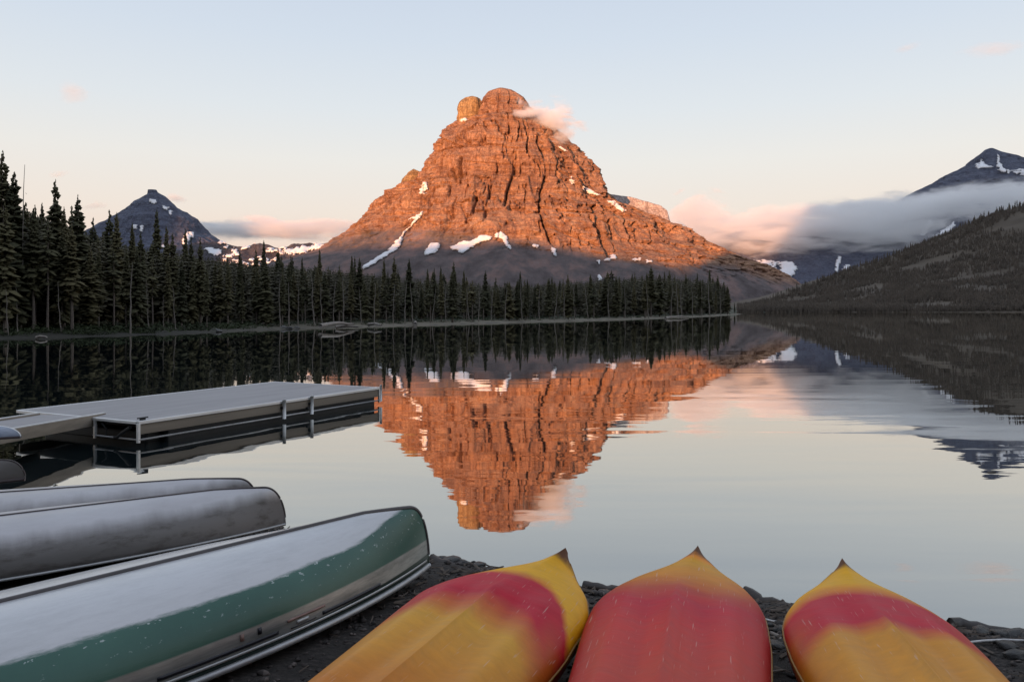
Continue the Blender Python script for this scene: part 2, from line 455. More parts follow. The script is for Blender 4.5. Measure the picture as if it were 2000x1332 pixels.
snow_main = [
 [(819,379),(822,366),(828,355),(834,362),(835,374),(828,379)],
 [(829,415),(812,424),(796,431),(812,430),(803,440),(785,460),(766,484),(745,500),(708,524),(711,528),(740,511),(765,495),(781,484),(784,470),(792,455),(812,437)],
 [(842,476),(856,476),(860,483),(850,495),(829,503),(831,490)],
 [(880,484),(905,473),(933,470),(938,462),(962,464),(958,470),(940,474),(918,488),(902,496),(893,489),(884,490)],
 [(964,461),(978,454),(987,459),(999,488),(992,484),(978,466)],
 [(1039,480),(1053,481),(1050,486),(1041,485)],
 [(1077,484),(1083,488),(1087,502),(1080,500),(1075,490)],
 [(1191,500),(1200,499),(1203,505),(1193,507)], [(1180,509),(1192,508),(1192,513),(1181,512)],
 [(1234,507),(1252,507),(1252,511),(1235,511)], [(1260,510),(1275,511),(1274,515),(1262,514)],
 [(1164,511),(1170,508),(1172,516),(1168,516)], [(1167,540),(1172,537),(1177,547),(1170,548)],
 [(1111,351),(1118,349),(1124,359),(1118,361)], [(1137,366),(1150,370),(1172,383),(1168,386),(1150,379)],
 [(1186,392),(1200,397),(1222,413),(1216,416),(1200,406)],
 [(1088,286),(1105,292),(1110,299),(1096,294)], [(897,236),(910,233),(912,237),(900,240)]]
snow_on(mV, mF, snow_main, mountain)

def peak_disp(k, amp=1.0):
    def f(X, Y, Z, A, T):
        return amp * (fbm(X / 300, Y / 300, Z / 900, 4, k) * 60 + ridged(X / 90, Y / 90, Z / 400, 4, k + 3) * 22 + fbm(X / 25, Y / 25, Z / 30, 3, k + 7) * 7) * np.clip(A / 200, 0.1, 1)
    return f
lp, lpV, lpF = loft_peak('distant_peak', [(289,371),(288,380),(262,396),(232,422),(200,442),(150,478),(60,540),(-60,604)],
   [(305,371),(308,376),(322,384),(345,406),(385,428),(408,456),(440,478),(500,505),(600,560),(680,604)], 5600, 0.8, M['haze_blue_rock'], 200, 420, 2.0, peak_disp(41))
tag(lp, kind='structure', label='slate blue pyramid peak with a blocky top beyond the left forest')
snow_on(lpV, lpF, [[(259,440),(268,440),(268,449),(260,449)],[(274,440),(280,441),(279,456),(273,452)],[(292,391),(305,391),(307,398),(296,398)],
   [(330,413),(336,413),(335,423),(330,420)],[(355,472),(366,456),(372,462),(362,490)],[(316,478),(324,478),(322,488),(316,486)],
   [(368,456),(378,456),(377,465),(370,464)],[(318,405),(330,407),(326,412),(318,410)]], lp, 9, 2)
def range_disp(k, a=1.0, s=1.0):
    def f(X, Y, Z, t):
        dz = (fbm(X / (260*s), Y / (260*s), None, 5, k) * 55 + ridged(X / (120*s), Y / (200*s), None, 4, k+2) * 30 - 12) * a
        return dz, 0, fbm(X / (200*s), Z / (120*s), None, 4, k+5) * 60 * a
    return f
sr, srV, srF = ridge_range('snowy_ridge', [(330,500),(400,470),(430,470),(455,478),(490,472),(520,474),(545,478),(575,474),(610,470),(660,462),(720,455),(800,450),(900,470)],
   5000, 900, 900, M['low_rock'], 420, 150, disp=range_disp(61, 0.55))
tag(sr, kind='structure', label='low snow-patched ridge between the left peak and the mountain')
rr = random.Random(5)
polys = [[(398,486),(415,486),(434,493),(430,500),(412,497)],[(420,470),(440,473),(446,480),(430,477)],[(449,486),(462,486),(464,492),(452,492)],
         [(470,487),(485,480),(490,483),(478,490)],[(488,471),(500,468),(502,475),(492,474)],[(535,476),(556,480),(560,488),(545,487)],[(555,490),(600,482),(620,478),(640,482),(600,494),(565,499)]]
for i in range(34):
    x = rr.uniform(440, 660); y = rr.uniform(484, 520); w = rr.uniform(3, 12); h = rr.uniform(1.5, 4)
    polys.append([(x - w, y + rr.uniform(-1, 1)), (x, y - h), (x + w, y + rr.uniform(-2, 1)), (x + w * .3, y + h)])
snow_on(srV, srF, polys, sr, 8, 3)
bs, bsV, bsF = ridge_range('back_shoulder', [(1040,420),(1120,380),(1185,378),(1230,383),(1265,391),(1292,401),(1304,412),(1309,432),(1318,462),(1345,500),(1390,560),(1440,604)],
   4250, 200, 900, M['dusted_rock'], 300, 110, disp=range_disp(71, 0.25))
tag(bs, kind='structure', label='pale snow dusted shoulder rising behind the mountain to its right')
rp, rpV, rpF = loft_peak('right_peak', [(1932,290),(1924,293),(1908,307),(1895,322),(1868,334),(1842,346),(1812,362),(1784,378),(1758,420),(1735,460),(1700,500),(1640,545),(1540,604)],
   [(1940,290),(1956,298),(1985,306),(2010,316),(2070,340),(2170,380),(2320,470),(2500,604)], 6400, 0.7, M['haze_blue_rock'], 260, 620, 2.0, peak_disp(91, 1.1))
tag(rp, kind='structure', label='blue grey peak with snow streaks rising above the cloud bank at right')
snow_on(rpV, rpF, [[(1904,325),(1914,321),(1918,312),(1922,322),(1938,326),(1934,330),(1908,329)],
   [(1948,302),(1952,318),(1962,332),(1975,337),(1970,340),(1952,334),(1946,328)],[(1976,336),(1990,333),(2004,335),(2004,342),(1984,342)],
   [(1800,470),(1835,458),(1850,446),(1864,434),(1866,442),(1852,458),(1828,466),(1806,474)],
   [(1788,475),(1800,452),(1815,432),(1822,436),(1808,456),(1798,474)]], rp, 10, 2.5)
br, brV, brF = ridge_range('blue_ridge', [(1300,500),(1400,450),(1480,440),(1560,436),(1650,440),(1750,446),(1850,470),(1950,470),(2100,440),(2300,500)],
   5300, 1300, 700, M['haze_blue_rock'], 420, 160, disp=range_disp(81, 0.35, 1.4))
tag(br, kind='structure', label='shaded blue valley slope under the cloud bank')
snow_on(brV, brF, [[(1472,512),(1500,512),(1535,510),(1560,521),(1552,530),(1548,542),(1530,545),(1510,535),(1488,524)],
   [(1627,533),(1634,515),(1641,503),(1644,507),(1640,520),(1634,533)],[(1646,524),(1656,520),(1660,524),(1650,530)]], br, 10, 4,
   holes=[[(1490,520),(1496,519),(1497,526),(1491,526)],[(1514,520),(1524,520),(1523,531),(1515,530)],[(1503,523),(1509,523),(1508,529),(1503,529)]])

# unseen eastern ridge behind the camera, crest shaped to shade lake and side peaks
RY = -3000.0
tan_el = math.tan(R(SUN_EL)) / math.cos(0)
def shade_h(Xp):
    return np.interp(Xp, [-16000,-9000,-6330,-6040,-5900,-5330,-5120,-4300,-4000,-3600,-3090,-2850,-2500,-2190,-1965,-1900,-1640,-1300,-300,1500,6000,12000],
                         [1100,1750,1680,1360,1080,1080,800,830,829,800,790,795,745,700,625,930,1300,2100,2550,2400,1500,1000])
Xr = np.linspace(-16000, 12000, 420); vv = np.linspace(-1, 1, 40)
XX, VV = np.meshgrid(Xr, vv)
HH = shade_h(XX) + fbm(XX / 130, XX * 0 + 2.0, None, 4, 5) * 20
t = 1 - np.abs(VV)
YY = RY + VV * 1300 + 0 * XX
ZZ = -3 + (HH + 3) * t ** 1.15 + fbm(XX / 300, YY / 300, None, 4, 9) * 60 * np.clip(t * (1 - t) * 4, 0, 1)
idx = np.arange(XX.size).reshape(XX.shape)
er = mesh_np('unseen_shade_ridge', np.stack([XX, YY, ZZ], -1).reshape(-1, 3), np.stack([idx[:-1,:-1], idx[:-1,1:], idx[1:,1:], idx[1:,:-1]], -1).reshape(-1, 4), M['shade_ridge_rock'])
tag(er, kind='structure')
# ------------------------------------------------------------------ water, ground
m, n, l, b = mat_new('lake_water')
geo = n.new('ShaderNodeNewGeometry'); co = geo.outputs['Position']
# long low swell, small wind ripples; heights in metres
w1 = noise(n, l, co, 0.55, 2, 0.4, (0.22, 1.0, 1), 0.6)
w2 = noise(n, l, co, 2.3, 3, 0.5, (0.3, 1.0, 1), 0.4)
w3 = noise(n, l, co, 0.12, 2, 0.5, (0.5, 1.0, 1), 0.3)
patch = ramp(n, l, noise(n, l, co, 0.05, 3, 0.5, (0.35, 1, 1)), [(0.35, (.35,.35,.35)), (0.65, (1,1,1))])
h = mth(n, l, 'ADD', mth(n, l, 'MULTIPLY', w1, WAVE[0]), mth(n, l, 'MULTIPLY', mth(n, l, 'MULTIPLY', w2, WAVE[1]), patch))
h = mth(n, l, 'ADD', h, mth(n, l, 'MULTIPLY', w3, WAVE[2]))
sp = n.new('ShaderNodeSeparateXYZ'); l.new(co, sp.inputs[0]); calm = n.new('ShaderNodeMapRange'); calm.inputs[1].default_value = 8; calm.inputs[2].default_value = 34; calm.inputs[3].default_value = .9; calm.inputs[4].default_value = .14; calm.interpolation_type = 'SMOOTHSTEP'; l.new(sp.outputs[1], calm.inputs[0]); h = mth(n, l, 'MULTIPLY', h, calm.outputs[0])
bn = bump(n, l, h, 1.0)
gl = n.new('ShaderNodeBsdfGlossy'); gl.inputs['Roughness'].default_value = 0.012; gl.inputs['Color'].default_value = (1, .99, .95, 1)
df = n.new('ShaderNodeBsdfDiffuse'); df.inputs['Color'].default_value = (.010, .016, .018, 1)
fr = n.new('ShaderNodeFresnel'); fr.inputs['IOR'].default_value = 1.7
l.new(bn, gl.inputs['Normal']); l.new(bn, fr.inputs['Normal'])
mx = n.new('ShaderNodeMixShader'); l.new(mth(n, l, 'POWER', fr.outputs[0], .50), mx.inputs[0]); l.new(df.outputs[0], mx.inputs[1]); l.new(gl.outputs[0], mx.inputs[2])
l.new(mx.outputs[0], n['Material Output'].inputs['Surface'])
M['water'] = m
def sheet(name, xs, ys, z, mat, kind='structure'):
    XX, YY = np.meshgrid(np.array(xs, float), np.array(ys, float)); ZZ = np.full_like(XX, z)
    idx = np.arange(XX.size).reshape(XX.shape)
    o = mesh_np(name, np.stack([XX, YY, ZZ], -1).reshape(-1, 3), np.stack([idx[:-1,:-1], idx[:-1,1:], idx[1:,1:], idx[1:,:-1]], -1).reshape(-1, 4), mat, smooth=False)
    tag(o, kind=kind); return o
sheet('water', [-1500, 0, 2600], [-40, 200, 1000, 1330], 0.0, M['water'])
M['valley'] = simple('valley_ground', (.05,.055,.035), 0.95, scale=0.02)
sheet('ground', [-40000, 0, 40000], [-20000, 0, 30000], -3.0, M['valley'])
# land beyond the far end of the lake
xs = np.linspace(-5000, 6000, 120); ys = np.concatenate([np.linspace(1250, 1500, 10), np.linspace(1600, 5000, 20)])
XX, YY = np.meshgrid(xs, ys)
ZZ = np.interp(YY, [1250, 1300, 1400, 3000, 5000], [-1, 0.4, 2, 20, 60]) + fbm(XX / 200, YY / 200, None, 3, 4) * np.interp(YY, [1250, 1400, 3000], [0, 1, 10])
idx = np.arange(XX.size).reshape(XX.shape)
tag(mesh_np('valley_floor', np.stack([XX, YY, ZZ], -1).reshape(-1, 3), np.stack([idx[:-1,:-1], idx[:-1,1:], idx[1:,1:], idx[1:,:-1]], -1).reshape(-1, 4), M['valley']), kind='structure')

# ------------------------------------------------------------------ the forested hill on the right
def hill_prof():
    return [(1380,604.6),(1440,603),(1500,592),(1560,571),(1620,550),(1680,528),(1740,508),(1800,484),(1860,456),(1920,432),(1960,416),(2000,402),(2080,372),(2200,330),(2400,280)]
M['hill'] = simple('hill_ground', (.092,.072,.052), 0.95, var=0.3, scale=0.012)
hpx = np.array([q[0] for q in hill_prof()], float); hpy = np.array([q[1] for q in hill_prof()], float)
def hill_z(X, Y):
    # crest at 2100 m, foot at the shore 1240 m away; slope eases towards the foot
    D = 2100.0
    pxs = X / D * F + 1000
    Hh = (HZ - np.interp(pxs, hpx, hpy)) / F * D
    t = np.clip((Y - 1225) / (D - 1225), 0, 1); tb = np.clip(1 - (Y - D) / 1500, 0, 1)
    base = -1.5 + 5 * np.clip((Y - 1225) / 60, 0, 1)
    s = np.where(Y < D, t ** 0.85, tb)
    roll = fbm(X / 260, Y / 200, None, 4, 3) * 22 * s * np.clip(Hh / 60, 0, 1)
    return base + Hh * s + roll
xs = np.linspace(480, 2700, 300); ys = np.concatenate([np.linspace(1215, 1300, 20), np.linspace(1305, 2300, 130), np.linspace(2350, 3500, 20)])
XX, YY = np.meshgrid(xs, ys); ZZ = hill_z(XX, YY)
idx = np.arange(XX.size).reshape(XX.shape)
hill = mesh_np('hill', np.stack([XX, YY, ZZ], -1).reshape(-1, 3), np.stack([idx[:-1,:-1], idx[:-1,1:], idx[1:,1:], idx[1:,:-1]], -1).reshape(-1, 4), M['hill'])
tag(hill, kind='structure', label='dark wooded hillside sloping down to the lake at right')

# ------------------------------------------------------------------ trees
def tree_mat(name, lo, mid, hi):
    m, n, l, b = mat_new(name)
    oi = n.new('ShaderNodeObjectInfo'); co = objco(n)
    f = noise(n, l, co, 0.9, 4)
    r = mth(n, l, 'ADD', mth(n, l, 'MULTIPLY', oi.outputs['Random'], 0.55), mth(n, l, 'MULTIPLY', f, 0.5))
    l.new(ramp(n, l, r, [(0.2, lo), (0.5, mid), (0.85, hi)]), b.inputs['Base Color'])
    b.inputs['Roughness'].default_value = 0.8; b.inputs['Specular IOR Level'].default_value = 0.15
    return m
M['needles'] = tree_mat('spruce_needles', (.060,.060,.034), (.098,.092,.050), (.150,.128,.066))
M['bark'] = simple('grey_bark', (.20,.165,.14), 0.95, var=0.35, scale=3, stretch=(1, 1, .2))
M['deadwood'] = simple('bleached_deadwood', (.27,.235,.205), 0.9, var=0.3, scale=3, stretch=(1, 1, .2))
M['far_needles'] = simple('far_conifers', (.078,.060,.044), 0.9, var=0.35, scale=0.03)
def crown_np(rs, h=1.0, base=0.12, rad=0.12, nwh=46, top_sharp=1.0, gap=0.1, per=(5, 9)):
    """whorls of drooping boughs, each a ragged fan of thin blades; unit height"""
    V, Fc = [], []
    for i in range(nwh):
        t = i / (nwh - 1)
        z = base + (1 - base) * t ** 0.92 * 0.995
        env = rad * (1 - t) ** 0.72 * (0.55 + 0.45 * min(1, t * 6)) + 0.004
        env *= 0.75 + 0.5 * rs.random()
        if rs.random() < gap: env *= 0.45
        k = rs.randint(*per) if t < 0.9 else 4
        for j in range(k):
            a = rs.uniform(0, 2 * math.pi); L = env * rs.uniform(0.6, 1.25)
            droop = L * rs.uniform(0.15, 0.7) * (1 - t * 0.8)
            dz = rs.uniform(-.008, .008)
            ca, sa = math.cos(a), math.sin(a); w = L * rs.uniform(0.20, 0.34) + 0.003
            def P(r, s, zz): return (ca * r - sa * s, sa * r + ca * s, z + dz + zz)
            b0 = len(V)
            V += [P(0, 0, 0.004), P(L * .45, w, -droop * .25 - .008), P(L * .55, 0, -droop * .2 + 0.006), P(L * .45, -w, -droop * .25 - .008),
                  P(L * .85, w * .55, -droop * .8 - .006), P(L, 0, -droop), P(L * .85, -w * .55, -droop * .8 - .006),
                  P(L * .5, 0, -droop * .5 - 0.028)]
            Fc += [(b0, b0+1, b0+2), (b0, b0+2, b0+3), (b0+1, b0+4, b0+2), (b0+2, b0+6, b0+3), (b0+2, b0+4, b0+5), (b0+2, b0+5, b0+6), (b0, b0+2, b0+7), (b0+2, b0+5, b0+7)]
    return np.array(V, np.float32), np.array(Fc, np.int32)
def tmesh(name, V, Fc, mat):
    me = bpy.data.meshes.new(name); me.vertices.add(len(V)); me.vertices.foreach_set('co', V.ravel())
    nn, k = Fc.shape
    me.loops.add(nn * k); me.loops.foreach_set('vertex_index', Fc.ravel()); me.polygons.add(nn)
    me.polygons.foreach_set('loop_start', np.arange(0, nn * k, k, dtype=np.int32)); me.polygons.foreach_set('loop_total', np.full(nn, k, np.int32))
    me.update(calc_edges=True); me.materials.append(mat); return me
def trunk_mesh(rs, r=0.011, top=0.97, lean=0.01, mat=None, stubs=8):
    mb = MB(); k = 7; pts = []; rad = []
    ox, oy = 0, 0
    for i in range(k + 1):
        t = i / k; pts.append((ox, oy, -0.04 + t * (top + 0.04))); rad.append(r * (1 - t * 0.85) + 0.0008)
        ox += rs.uniform(-lean, lean) * .3; oy += rs.uniform(-lean, lean) * .3
    mb.tube(pts, rad, 6)
    for i in range(stubs):
        z = rs.uniform(0.08, 0.85); a = rs.uniform(0, 6.28); L = rs.uniform(0.01, 0.045)
        mb.tube([(0, 0, z), (math.cos(a) * L, math.sin(a) * L, z + rs.uniform(-.01, .01))], [0.0025, 0.0008], 3, False)
    me = bpy.data.meshes.new('trunk'); me.from_pydata(mb.v, [], mb.f); me.materials.append(mat or M['bark']); return me
rs = random.Random(11)
CROWNS = [tmesh('crown', *crown_np(rs, base=bz, rad=rd, nwh=nw, gap=gp), M['needles']) for bz, rd, nw, gp in
          ((.10,.105,54,.10), (.16,.085,50,.15), (.07,.12,56,.08), (.25,.075,46,.2), (.12,.095,52,.25), (.32,.085,40,.12), (.18,.065,50,.1), (.09,.13,50,.2))]
RAG = [tmesh('crown', *crown_np(rs, base=bz, rad=rd, nwh=nw, gap=gp, per=(2, 5)), M['needles']) for bz, rd, nw, gp in ((.35,.10,34,.35), (.3,.075,40,.3), (.45,.12,26,.3))]
TRUNKS = [trunk_mesh(rs) for _ in range(4)]
SNAGS = [trunk_mesh(rs, 0.012, 1.0, 0.05, M['deadwood'], 22) for _ in range(5)]
# shoreline of the point: (px, row) -> world
shore_px = [(-420,700),(-200,673),(0,662),(120,659),(245,656),(420,649),(546,643),(690,639.5),(867,634),(1080,628),(1270,623),(1380,618.5),(1440,615),(1452,613.5)]
SH = np.array([unp(a, b2, z=0.0)[:2] for a, b2 in shore_px])
# smooth it
tt = np.linspace(0, len(SH) - 1, 200)
SHX = np.interp(tt, np.arange(len(SH)), SH[:, 0]); SHY = np.interp(tt, np.arange(len(SH)), SH[:, 1])
ker = np.ones(9) / 9
SHXs = np.convolve(np.pad(SHX, 4, 'edge'), ker, 'valid'); SHYs = np.convolve(np.pad(SHY, 4, 'edge'), ker, 'valid')
SHX, SHY = SHXs, SHYs
wob = fbm(np.arange(200) / 6.0, np.zeros(200), None, 3, 2) * np.interp(SHY, [60, 340], [0.6, 3.0])
NRM = np.array([-0.89, 0.45])
SHX = SHX + wob * -.45 ; SHY = SHY + wob * .2
def shore_pt(i, o):
    return SHX[i] + NRM[0] * o, SHY[i] + NRM[1] * o
def land_z(o): return np.interp(o, [-4, 0, 1.5, 5, 12, 60, 300, 900], [-0.8, 0.0, 0.16, 0.42, 0.8, 2.2, 6, 12])
offs = np.array([-4, -1.5, 0, .7, 1.5, 3, 5, 8, 12, 20, 35, 60, 120, 300, 900], float)
I, O = np.meshgrid(np.arange(200), offs)
X = SHX[I] + NRM[0] * O; Y = SHY[I] + NRM[1] * O
Z = land_z(O) + fbm(X / 3, Y / 3, None, 3, 6) * np.clip(O / 8, 0.02, .25)
idx = np.arange(X.size).reshape(X.shape)
m, n, l, b = mat_new('shore_ground')
co = n.new('ShaderNodeNewGeometry').outputs['Position']
sep = n.new('ShaderNodeSeparateXYZ'); l.new(co, sep.inputs[0])
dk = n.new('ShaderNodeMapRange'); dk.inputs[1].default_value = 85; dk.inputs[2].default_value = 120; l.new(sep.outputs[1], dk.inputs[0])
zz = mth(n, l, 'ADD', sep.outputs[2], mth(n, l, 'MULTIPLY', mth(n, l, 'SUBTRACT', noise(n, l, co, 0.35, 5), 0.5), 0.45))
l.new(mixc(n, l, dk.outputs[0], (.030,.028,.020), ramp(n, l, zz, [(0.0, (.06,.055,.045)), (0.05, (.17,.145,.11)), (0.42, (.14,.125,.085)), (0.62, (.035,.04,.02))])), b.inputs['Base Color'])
b.inputs['Roughness'].default_value = 0.95
M['shore'] = m
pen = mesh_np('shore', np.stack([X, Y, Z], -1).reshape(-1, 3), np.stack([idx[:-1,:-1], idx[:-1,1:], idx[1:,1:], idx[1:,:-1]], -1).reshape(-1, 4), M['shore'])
tag(pen, kind='structure', label='low sandy shore under the forest on the point')

def locate(px, o):
    """the place at `o` metres behind the waterline that shows at column px"""
    xs = SHX + NRM[0] * o; ys = SHY + NRM[1] * o
    p = xs / ys * F + 1000
    i = np.interp(px, p, np.arange(200)) if np.all(np.diff(p) > 0) else float(np.argmin(np.abs(p - px)))
    x = np.interp(i, np.arange(200), xs); y = np.interp(i, np.arange(200), ys)
    return x, y
def put_tree(px, ytop, o, crown, trunk, wide=1.0, label=None, group=None, name='spruce_tree', cat='tree', lean=0):
    x, y = locate(px, o); z0 = float(land_z(o)) - 0.05
    h = (HZ - ytop) / F * y + CAMZ - z0
    if h < 2: h = 2
    t = empty(name, (x, y, z0), rs.uniform(0, 6.28)); t.scale = (h * wide, h * wide, h)
    if lean: t.rotation_euler = (0, lean, 0)
    for nm, me in (('crown', crown), ('trunk', trunk)):
        if me is None: continue
        c = bpy.data.objects.new(nm, me); COL.objects.link(c); c.parent = t
    tag(t, label, cat, group)
    return t
env_x = [-100, 0, 100, 200, 300, 400, 500, 600, 700, 800, 1000, 1100, 1200, 1300, 1400, 1425, 1438]
env_y = [370, 395, 425, 462, 486, 500, 512, 520, 530, 540, 556, 548, 541, 538, 545, 556, 585]
PROM = [ # column, top row, kind, label
 (5,296,0,'tallest spruce at the left edge of the photo'), (28,335,2,'broad dark spruce second from the left edge'), (108,352,4,'tall ragged spire standing above the left forest'),
 (152,381,7,'bushy topped spruce right of the tall ragged spire'), (306,410,6,'tall narrow spruce in front of the slate blue peak'), (213,410,1,'slim spruce left of the slate blue peak, taller of its pair'),
 (228,416,0,'full spruce against the left foot of the slate blue peak'), (258,436,6,'thin spruce below the left slope of the slate blue peak'), (82,397,6,'narrow spire between the broad spruce and the ragged spire'),
 (68,402,3,'spruce in the gap between the thin bare snag and the narrow spire'),(182,425,1,'low spruce right of the bushy topped spruce'),(50,395,2,'spruce crowding the foot of the thin bare snag'),(125,405,0,None),(140,402,1,None),(275,452,1,None),(325,443,6,'slim spruce right under the summit of the slate blue peak'),(337,455,1,None),
 (362,448,6,'dark spruce on the right slope of the slate blue peak'),(373,462,1,None),(391,465,1,'last tall spruce left of the snowy low ridge'),(468,490,6,'narrow spruce before the left end of the snowy low ridge'),(500,485,1,'shorter spruce left of the tallest one before the snowy ridge'),(515,470,6,'narrow spruce in front of the snowy low ridge, tallest there'),(543,484,0,None),
 (568,500,1,'spruce before the pink lit right part of the snowy ridge'),(590,503,6,'slim spruce where the snowy ridge meets the red mountain'),(624,487,6,'column shaped spruce at the left foot of the red mountain'),(663,517,1,None),(687,499,6,'slim spruce left of the lower tip of the long snow streak'),(702,503,0,'spruce touching the lower tip of the long snow streak'),(750,505,6,'slim spruce below the middle of the long snow streak'),(770,500,1,'spruce left of the dense tapering one under the snow streak'),
 (799,505,0,'dense tapering spruce below the long snow streak'),(835,525,6,'spruce under the small oval snow patch, left of three close tips'),(848,523,1,'middle one of three close spruce tips under the oval snow patch'),(861,520,6,'right one of three close spruce tips under the oval snow patch'),(886,512,0,'pointed spruce below the wide middle snow patch'),(906,527,6,None),(948,528,2,'wide spruce under the left edge of the dark scree cone'),(1016,530,6,'thin spire below the dark scree cone'),
 (1030,545,6,None),(1078,540,0,None),(1100,545,1,None),(1153,535,2,None),(1173,545,1,None),(1210,540,6,None),(1240,532,1,None),(1263,533,6,None),(1283,540,1,None),(1298,530,6,None),(1318,536,0,None),(1340,534,1,None),(1362,533,6,None),(1386,526,6,'slender spire near the tip of the wooded point'),(1402,538,0,None),
 (1418,548,4,None),(1428,562,2,None),(1434,580,7,'last short spruce at the very tip of the point')]
ZONES = [(300, 'spruces at the left side of the lake'), (640, 'spruces below the slate blue peak and the low ridge'), (1100, 'spruces below the red mountain'), (1500, 'spruces towards the tip of the point')]
ZLAB = ['dark spruce in the crowded forest on the left shore', 'dark spruce in the forest below the low snowy ridge', 'dark spruce in the treeline below the red mountain', 'olive green spruce in the treeline near the tip of the point']
def zone(px):
    for i, (a, _) in enumerate(ZONES):
        if px < a: return i
    return 3
ntree = 0
for px, yt, k, lab in PROM:
    z = zone(px); y_s = np.interp(px, [0, 1440], [64, 339])
    o = rs.uniform(6, 16)
    put_tree(px, yt, o, CROWNS[k], TRUNKS[k % 4], rs.uniform(0.95, 1.25), lab or ZLAB[z], ZONES[z][1]); ntree += 1
fill = []
px = -70.0
while px < 1438:
    for row in range(3):
        q = px + rs.uniform(-6, 6)
        e = np.interp(q, env_x, env_y) + rs.gauss(8, 11) - row * 3
        fill.append((q, min(e, 597), (3 + rs.random() * 5) if row == 0 else (9 + rs.random() * 12) if row == 1 else (20 + rs.random() * 20)))
    px += np.interp(px, [0, 700, 1440], [27, 23, 15.5])
for q, e, o in fill:
    z = zone(q); r_ = rs.random()
    cr = rs.choice(CROWNS) if r_ < 0.8 else rs.choice(RAG)
    put_tree(q, e, o, cr, rs.choice(TRUNKS), rs.uniform(1.0, 1.5) * np.interp(q, [400, 1400], [1, 1.25]), ZLAB[z], ZONES[z][1]); ntree += 1
# dead and bare trunks, pale against the forest
SN = [(41,322,6,'thin bare snag sticking up beside the broad spruce at left'),(38,560,3,None),(20,565,2,None),(122,552,3,'leaning pale trunk left of the white trunk'),(249,512,1.5,'white bare trunk, brightest in the left forest'),(272,560,4,None),(291,545,5,None),
 (340,560,3,None),(318,575,3,None),(549,545,3,None),(562,552,3,None),(584,560,3,None),(612,535,2.5,'pale forked snag near the low ridge'),(632,555,3,None),(655,548,3,None),(668,540,3,None),(705,560,3,None),(726,552,3,None),(770,556,3,None),
 (790,545,4,None),(812,552,3,None),(845,560,3,None),(865,552,3,None),(880,560,3,None),(912,556,3,None),(934,552,2.5,None),(965,560,3,None),(990,560,3,None),(1024,545,2,'tall grey bare trunk below the scree cone'),(1052,560,3,None),(1078,556,3,None),(1104,553,2,None),
 (1122,562,3,None),(1150,560,3,None),(1190,556,3,None),(1225,558,3,None),(1264,548,2,None),(1310,556,3,None),(1325,548,3,None),(1335,552,2,'leaning pale snag in the trees near the tip'),(1352,556,3,None),(1372,550,3,None),(1385,540,2,None),(1408,560,2,None)]
for i, (px, yt, o, lab) in enumerate(SN):
    put_tree(px, yt, o, None, SNAGS[i % 5], .45 if px == 41 else 1.0 if px < 400 else 1.25, lab or 'bare pale trunk standing in the forest edge by the water', 'bare trunks along the forest edge', 'dead_tree', 'dead tree',
             lean=rs.uniform(-.05, .05) if i % 3 else rs.uniform(-.12, .12))
# the deeper rows read as one mass
def scatter(name, pts, variants, mat):
    Vs, Fs, off = [], [], 0
    for (x, y, z, h, w, a, k) in pts:
        V, Fc = variants[k]; ca, sa = math.cos(a), math.sin(a)
        P = np.empty_like(V); P[:, 0] = (V[:, 0] * ca - V[:, 1] * sa) * h * w + x; P[:, 1] = (V[:, 0] * sa + V[:, 1] * ca) * h * w + y; P[:, 2] = V[:, 2] * h + z
        Vs.append(P); Fs.append(Fc + off); off += len(V)
    return mesh_np(name, np.concatenate(Vs), np.concatenate(Fs), mat, smooth=False)
LOW = [crown_np(rs, base=.05, rad=.13, nwh=17, per=(4, 6)) for _ in range(4)]
pts = []
for i in range(2900):
    q = rs.uniform(-80, 1436); o = rs.uniform(10, 120 if q < 1150 else 60)
    if q > 1390: o = rs.uniform(10, 26)
    x, y = locate(q, o); e = np.interp(q, env_x, env_y) + abs(rs.gauss(0, 8)) + 1
    z0 = float(land_z(o)); h = max(3.0, (HZ - e) / F * y + CAMZ - z0)
    pts.append((x, y, z0, h, rs.uniform(1.2, 1.9), rs.uniform(0, 6.28), rs.randrange(4)))
M['mass_needles'] = simple('forest_interior_needles', (.092,.082,.050), 0.9, var=0.45, scale=0.15)
o = scatter('forest', pts, LOW, M['mass_needles']); tag(o, 'deeper rows of dark spruce forest behind the shoreline trees', 'forest', kind='stuff')
# undergrowth
def blades(rs, nq=60, sx=1.0):
    V, Fc = [], []
    for i in range(nq):
        a = rs.uniform(0, 6.28); r = rs.random() ** .5; z = rs.random() * (1 - r * .6); x, y = math.cos(a) * r, math.sin(a) * r
        s = rs.uniform(.08, .2); u = Vector((rs.uniform(-1,1), rs.uniform(-1,1), rs.uniform(-1,1))).normalized() * s; v = Vector((rs.uniform(-1,1), rs.uniform(-1,1), rs.uniform(-.3,1))).normalized() * s
        b0 = len(V); V += [(x - u.x, y - u.y, z - u.z), (x + v.x, y + v.y, z + v.z), (x + u.x, y + u.y, z + u.z)]; Fc.append((b0, b0+1, b0+2))
    return np.array(V, np.float32), np.array(Fc, np.int32)
BUSH = [blades(rs) for _ in range(4)]
pts = []
for i in range(900):
    q = rs.uniform(-60, 1440); o = rs.uniform(1.6, 9) * (1 if q < 520 else 1.6); x, y = locate(q, o)
    s = rs.uniform(0.3, 1.1) * np.interp(q, [0, 500, 700, 1440], [1.0, 0.9, 0.55, 0.9])
    pts.append((x, y, float(land_z(o)) - .1, s, rs.uniform(1, 1.6), rs.uniform(0, 6.28), rs.randrange(4)))
M['brush'] = simple('shore_brush', (.035,.048,.018), 0.9, var=0.5, scale=0.3)
o = scatter('undergrowth', pts, BUSH, M['brush']); tag(o, 'low green brush under the trees along the waterline', 'undergrowth', kind='stuff')
